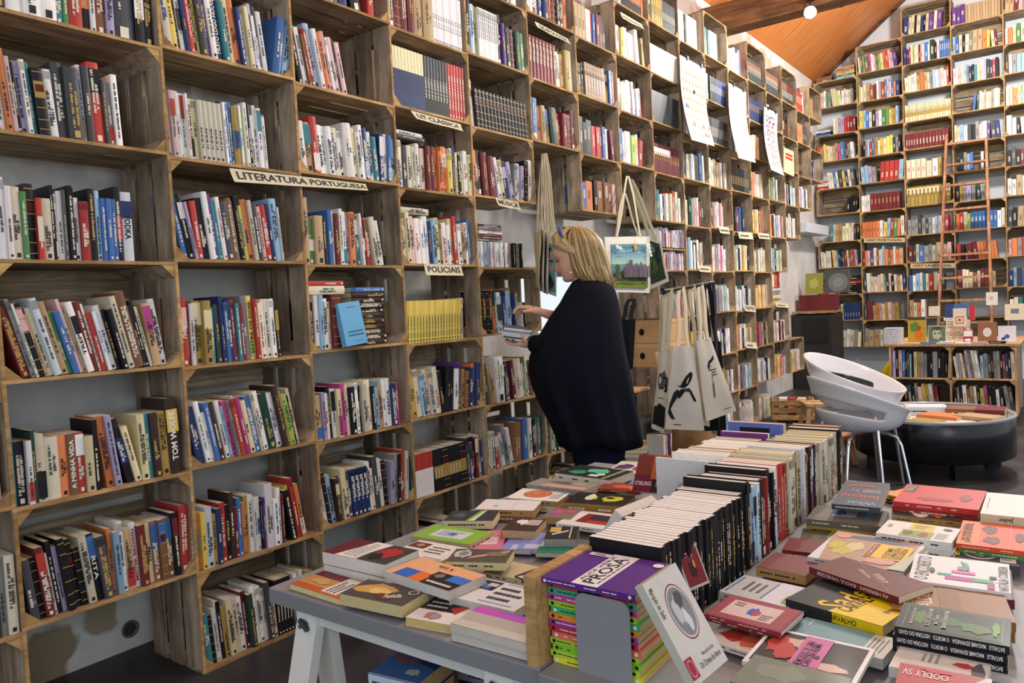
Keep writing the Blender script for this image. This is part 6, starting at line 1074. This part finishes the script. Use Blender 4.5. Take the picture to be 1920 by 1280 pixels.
def chains(base, br, chs):
    """base: list of (pt, r); chs: list of (index in base, [(pt, r)...])"""
    pts = [p for p, r in base]; rd = [r for p, r in base]; ed = [(i, i + 1) for i in range(len(base) - 1)]
    for at, ch in chs:
        prev = at
        for p, r in ch: pts.append(p); rd.append(r); ed.append((prev, len(pts) - 1)); prev = len(pts) - 1
    return skin_grow(pts, ed, rd)
g = G()
# head
HC = Vector((.088, 0, 1.478)); HR = Matrix.Translation(HC) @ Matrix.Rotation(math.radians(17), 4, 'Y')
zs = [-.118, -.113, -.104, -.092, -.080, -.070, -.064, -.058, -.052, -.044, -.036, -.028, -.018, -.006, .006, .018, .030, .045, .060, .078, .095, .108, .116]
fb = [.030, .060, .074, .078, .074, .077, .081, .076, .083, .078, .078, .080, .078, .075, .073, .078, .084, .085, .082, .070, .048, .025, .004]
bb = [.010, .0, -.02, -.035, -.048, -.056, -.060, -.065, -.069, -.074, -.078, -.082, -.086, -.091, -.094, -.096, -.097, -.096, -.092, -.082, -.063, -.038, -.008]
wd = [.018, .034, .045, .052, .057, .060, .062, .063, .064, .066, .067, .068, .070, .071, .072, .073, .073, .072, .069, .060, .045, .026, .004]
rs = []
for z, f, bk, w_ in zip(zs, fb, bb, wd):
    ring = []
    for k in range(40):
        t_ = 2 * PI * k / 40; t_ = (t_ + PI) % (2 * PI) - PI; c_, s_ = math.cos(t_), math.sin(t_)
        r_f = (f if c_ > 0 else -bk) * (abs(c_) ** .9) * (1 if c_ > 0 else -1); r_w = w_ * (1 if s_ >= 0 else -1) * abs(s_) ** .85
        nose = math.exp(-(t_ / .17) ** 2) * (.026 * math.exp(-((z + .032) / .014) ** 2) + .014 * math.exp(-((z + .008) / .018) ** 2))
        eye = -.008 * math.exp(-((abs(t_) - .42) / .16) ** 2) * math.exp(-((z - .006) / .012) ** 2)
        cheek = .004 * math.exp(-((abs(t_) - .8) / .3) ** 2) * math.exp(-((z + .035) / .025) ** 2)
        ring.append((r_f + nose + eye + cheek * c_, r_w + cheek * s_, z))
    rs.append(ring)
g.rings(rs, M_SKIN, SK, HR)
g.tube([(.075, 0, 1.40), (.045, 0, 1.385), (.015, 0, 1.35), (-.01, 0, 1.29), (-.01, 0, 1.20), (.0, 0, 1.0), (.0, 0, .80)], [.045, .054, .056, .10, .13, .13, .12], M_SKIN, SK, 20)
for s_ in (-1, 1):      # eyes, brows, lips, ears
    g.add(*(lambda c3: ([tuple(c3 + Vector((.009 * math.cos(a_) * .35, .012 * math.cos(b2) * s_ * .9, .0055 * math.sin(b2)))) for a_, b2 in [(0, 2 * PI * q / 12) for q in range(12)]], [tuple(range(12))]))(Vector((.0735, .030 * s_, .004))), M_SKIN, 'e8e0da', HR)
    g.tube([(.070, .020 * s_, .007), (.0725, .030 * s_, .0095), (.064, .042 * s_, .006)], [.0012, .0022, .0012], M_SKIN, '3a2a22', 6, HR)
    g.tube([(.078, .014 * s_, .021), (.076, .030 * s_, .026), (.066, .045 * s_, .021)], [.0014, .0024, .001], M_SKIN, '7a5a3a', 6, HR)
    g.lathe([(.001, .004), (.0035, .003), (.004, 0)], M_SKIN, '2f2a28', 10, HR @ Matrix.Translation((.0735, .030 * s_, .003)) @ Matrix.Rotation(PI / 2, 4, 'Y'))
    g.tube([(.005, .070 * s_, .012), (-.008, .077 * s_, .010), (-.010, .077 * s_, -.012), (.002, .071 * s_, -.030)], [.006, .009, .008, .005], M_SKIN, SK, 8, HR, .6)
g.tube([(.068, -.022, -.059), (.080, -.010, -.056), (.084, 0, -.056), (.080, .010, -.056), (.068, .022, -.059)], [.001, .004, .0045, .004, .001], M_SKIN, 'b8645c', 8, HR)
# right arm and hand (far side), hovering over the discs
b_ = [((.06, -.15, 1.12), .040), ((.16, -.11, 1.165), .036), ((.225, -.075, 1.192), .027), ((.262, -.060, 1.206), .022), ((.295, -.058, 1.220), .021), ((.325, -.055, 1.228), .020)]
vs, fs = chains(b_, 0, [(5, [((.345, -.030, 1.236), .0100), ((.372, -.028, 1.236), .0085), ((.392, -.028, 1.222), .0078), ((.400, -.030, 1.203), .0066)]),
                        (5, [((.350, -.048, 1.240), .0100), ((.380, -.048, 1.238), .0086), ((.402, -.048, 1.222), .0078), ((.408, -.048, 1.200), .0066)]),
                        (5, [((.347, -.066, 1.236), .0096), ((.374, -.068, 1.230), .0082), ((.392, -.068, 1.212), .0074), ((.397, -.068, 1.192), .0064)]),
                        (5, [((.338, -.083, 1.228), .0088), ((.360, -.086, 1.218), .0074), ((.374, -.087, 1.203), .0068), ((.379, -.087, 1.188), .0058)]),
                        (4, [((.312, -.032, 1.214), .0120), ((.334, -.016, 1.214), .0100), ((.356, -.012, 1.214), .0078)])])
g.add(vs, fs, M_SKIN, SK, smooth=True)
# left arm and hand (near side), palm up under the discs, thumb over them
b_ = [((.12, .20, 1.02), .038), ((.21, .15, 1.035), .034), ((.272, .115, 1.046), .026), ((.302, .098, 1.050), .023), ((.330, .085, 1.046), .021), ((.355, .072, 1.050), .020)]
vs, fs = chains(b_, 0, [(5, [((.372, .088, 1.050), .0100), ((.398, .084, 1.048), .0086), ((.420, .078, 1.056), .0078), ((.436, .072, 1.070), .0066)]),
                        (5, [((.378, .070, 1.050), .0100), ((.406, .064, 1.050), .0086), ((.430, .056, 1.060), .0078), ((.446, .050, 1.076), .0066)]),
                        (5, [((.374, .052, 1.050), .0096), ((.402, .044, 1.052), .0082), ((.424, .036, 1.062), .0074), ((.438, .030, 1.078), .0064)]),
                        (5, [((.362, .036, 1.052), .0088), ((.386, .028, 1.054), .0074), ((.404, .020, 1.062), .0068), ((.414, .016, 1.074), .0058)]),
                        (4, [((.330, .104, 1.062), .0120), ((.342, .108, 1.090), .0102), ((.352, .098, 1.118), .0088), ((.358, .086, 1.134), .0070)])])
g.add(vs, fs, M_SKIN, SK, smooth=True)
woman = g.build('person', label='blond person in a black poncho turned left, sorting disc cases at the shelves', cat='person', M=PM)
g = G(); rr = random.Random(4)
rows = [(1.372, -.050, .062, .058), (1.362, -.066, .075, .075), (1.350, -.088, .090, .105), (1.332, -.108, .103, .145), (1.30, -.130, .125, .175), (1.25, -.143, .155, .20), (1.20, -.150, .195, .222), (1.15, -.155, .230, .24), (1.10, -.159, .262, .25), (1.056, -.163, .288, .258), (1.02, -.168, .308, .262), (.98, -.173, .324, .265), (.93, -.182, .332, .266), (.88, -.190, .331, .266), (.82, -.199, .316, .262), (.76, -.207, .295, .256), (.70, -.215, .268, .25), (.64, -.224, .238, .245), (.58, -.233, .212, .24), (.52, -.240, .188, .235)]
NN = 96; rs = []
for j, (z, bk, f, w_) in enumerate(rows):
    A_ = max(0, (1.30 - z)) ** 1.1 * .12; ring = []
    for k in range(NN):
        t_ = 2 * PI * k / NN; c_, s_ = math.cos(t_), math.sin(t_); cx = (f + bk) / 2; a_ = (f - bk) / 2
        m_ = 1 + A_ * (math.sin(7 * t_ + 1.0 + z) * .55 + math.sin(12 * t_ + 2.2 - z * 1.5) * .35 + math.sin(19 * t_ + .5) * .18) * (1.0 - .75 * max(0, abs(c_) - .8) * 5)
        ex_ = .88; zz = z + (.03 * s_ * s_ - .02 + .012 * math.sin(5 * t_)) * (1 if j == len(rows) - 1 else .3) * (z < .7)
        ring.append((cx + a_ * (abs(c_) ** ex_) * (1 if c_ > 0 else -1) * m_, w_ * (abs(s_) ** ex_) * (1 if s_ > 0 else -1) * m_, zz))
    rs.append(ring)
inner = [[(x * .96 + .001, y * .96, z + .002) for x, y, z in r] for r in reversed(rs[-4:])]
g.rings(rs + inner, M_CLOTH, '151822', caps=False)
g.tube([(.062 * math.cos(a_) + .006 - .056 * 0, .060 * math.sin(a_), 1.372) for a_ in [2 * PI * q / 24 for q in range(25)]], .006, M_CLOTH, '11131b', 8)
o = g.build('poncho', woman)
g = G(); g.tube([(.225, .150, 1.035), (.262, .125, 1.044), (.296, .104, 1.050)], [.060, .052, .043], M_CLOTH, '11131b', 20); g.build('sleeve', woman); g = G(); g.tube([(.13, -.11, 1.155), (.19, -.09, 1.178)], [.06, .045], M_CLOTH, '11131b', 18); g.build('sleeve', woman)
g = G()
for s_ in (-1, 1): g.rings([[(fx + ra_ * math.cos(t_), s_ * lx + rb_ * math.sin(t_), z) for t_ in [2 * PI * q / 20 for q in range(20)]] for z, fx, lx, ra_, rb_ in ((.80, -.01, .07, .15, .11), (.60, -.01, .08, .155, .10), (.45, -.01, .085, .13, .085), (.25, -.015, .09, .085, .065), (.08, -.02, .09, .07, .06), (.035, -.02, .09, .075, .062))], M_CLOTH, '15182a')
g.build('trousers', woman)
for s_ in (-1, 1):
    g = G(); g.rings([[(fx + ra_ * math.cos(t_), s_ * .09 + rb_ * math.sin(t_), z) for t_ in [2 * PI * q / 18 for q in range(18)]] for z, fx, ra_, rb_ in ((.0, .03, .115, .042), (.02, .03, .118, .045), (.045, .015, .10, .042), (.075, -.02, .058, .040))], M_GLOSS, '1a1613'); g.build('shoe', woman)
# hair
g = G(); HCOL = ['b39a66', '937a4c', 'c9b383', '7d6238', 'd6c596', 'a98f5c', '8f7548']
def epos(th, rad, z, cx, a_, b2): return (cx + a_ * rad * math.cos(th), b2 * rad * math.sin(th), z)
g.rings([[epos(t_, r_, z, cx, .104, .088) for t_ in [math.radians(62) + math.radians(236) * q / 30 for q in range(31)]] for z, r_, cx in ((1.622, .25, .045), (1.610, .55, .042), (1.585, .80, .038), (1.55, .96, .034), (1.50, 1.03, .028), (1.45, 1.03, .018), (1.40, .99, .006), (1.36, .92, -.004))], M_HAIR, '86703f', closed=False, caps=False)
g.rings([[(.045 + r_ * .11 * math.cos(t_), r_ * .085 * math.sin(t_), z) for t_ in [2 * PI * q / 28 for q in range(28)]] for z, r_ in ((1.620, .1), (1.614, .38), (1.600, .64), (1.580, .83), (1.558, .93), (1.538, .95))], M_HAIR, '99804c', caps=False)
for k in range(420):
    th = math.radians(rr.uniform(58, 302)); s_ = math.sin(th); ly = rr.uniform(.98, 1.06); e_ = rr.uniform(-.06, .06); zend = 1.322 + rr.uniform(-.012, .035) + (.02 if abs(math.degrees(th) - 180) > 95 else 0)
    P_ = [(.062 + rr.uniform(-.05, .06), .012 * s_, 1.633 + rr.uniform(-.004, .003)), epos(th, .50 * ly, 1.619, .05, .104, .088), epos(th, .80 * ly, 1.592, .045, .104, .088), epos(th, .98 * ly, 1.555, .036, .104, .088), epos(th + e_ * .4, 1.06 * ly, 1.50, .028, .104, .088), epos(th + e_, 1.08 * ly, 1.43, .012, .104, .088), epos(th + e_ * 1.5, rr.uniform(.94, 1.12), 1.38, -.004, .104, .09), epos(th + e_ * 2, rr.uniform(.85, 1.16), zend, -.016, .106, .09)]
    g.tube(P_, [.004, .0056, .0060, .0060, .0060, .0056, .0044, .0008], M_HAIR, rr.choice(HCOL), 5, None, .6)
for k in range(230):       # fringe swept over the forehead
    s_ = rr.choice((-1, 1)); q = rr.random(); ly = rr.uniform(-.004, .006)
    P_ = [(.06 + rr.uniform(-.02, .02), .004 * s_, 1.630), (.085 + .065 * q, s_ * (.012 + .03 * (1 - q)), 1.624 - .012 * q + ly), (.105 + .076 * q, s_ * (.040 + .022 * (1 - q)), 1.598 - .016 * q + ly), (.105 + .068 * q, s_ * (.066 + .012 * (1 - q) + ly), 1.570 - .034 * q), (.090 + .030 * q, s_ * .084, 1.545 - .035 * q), (.070 + rr.uniform(-.02, .01), s_ * .092, 1.50 + rr.uniform(-.01, .02)), (.03 + rr.uniform(-.03, .02), s_ * .096, 1.47 + rr.uniform(-.03, .03))]
    g.tube(P_, [.002, .0045, .0052, .0052, .0046, .004, .002], M_HAIR, rr.choice(HCOL), 5, None, .6)
g.build('hair', woman)
g = G(); g.tube([(.118, -.080, 1.575), (.134, -.055, 1.606), (.142, 0, 1.628), (.134, .055, 1.606), (.118, .080, 1.575)], [.004, .008, .009, .008, .004], M_GLOSS, '3a4ab0', 10); g.build('hair_band', woman)
g = G(); g.lathe([(.0005, -.006), (.004, -.0045), (.006, 0), (.004, .0045), (.0005, .006)], M_GLOSS, 'f0ece6', 14, Matrix.Translation((.088, .094, 1.398))); g.build('earring', woman)
# the discs in her hand
for k, c in enumerate(('3a3d42', 'cfd3d6', 'e2e4e6', '8a8f96', 'd9dcde', '55585e')):
    g = G(); M_ = PM @ Matrix.Translation((.375 + rr.uniform(-.008, .008), .045 + rr.uniform(-.006, .006), 1.082 + k * .0104)) @ Matrix.Rotation(math.radians(-9), 4, 'Y') @ Matrix.Rotation(rr.uniform(-.12, .12), 4, 'Z')
    g.box((-.070, -.062, -.005), (.070, .062, .005), M_GLOSS, c, None); g.box((-.066, -.058, .0051), (.066, .058, .0053), M_PAPER, ('9a9490', '6a7078', 'b8bcc0', '7a8088', 'a09a94', '5c5a62')[k], None)
    g.build('disc_case', label=f'{ORD[k]} disc case from the bottom of the stack in the person\'s hand', cat='disc case', group='disc cases held by the person', M=M_)
# ------------------------------------------------------------------ turn the records into objects
order = sorted(range(len(BOOKS)), key=lambda i: -BOOKS[i]['size'])
top = set(order[:NTOP]) if 'NTOP' in globals() else set(order[:330])
sc_, sp_ = G(), G(); n_rest = 0; seen = {}
for i, b in enumerate(BOOKS):
    geo = flat_geo if b.get('flat') else shelf_book_geo
    if i in top or b.get('flat'):
        gc, gp = G(), G(); geo(gc, gp, b, Matrix.Identity(4))
        lab = b['label']
        if lab in seen: seen[lab] += 1; lab = lab + ', ' + ['lower copy', 'next copy'][seen[lab] % 2]
        else: seen[lab] = 0
        if len(lab.split()) > 16: print('LONG', lab)
        o = gc.build('book', label=lab, cat='book', group=b['group'] or 'books lying on the front tables', M=b['M']); q = gp.build('page_block', o)
    else:
        geo(sc_, sp_, b, b['M']); n_rest += 1
o = sc_.build('shelved_books', label='the many smaller and farther books filling the crates on both walls', cat='books', kind='stuff'); sp_.build('page_block', o)
print('BOOKS', len(BOOKS), 'individual', len(top), 'rest', n_rest)
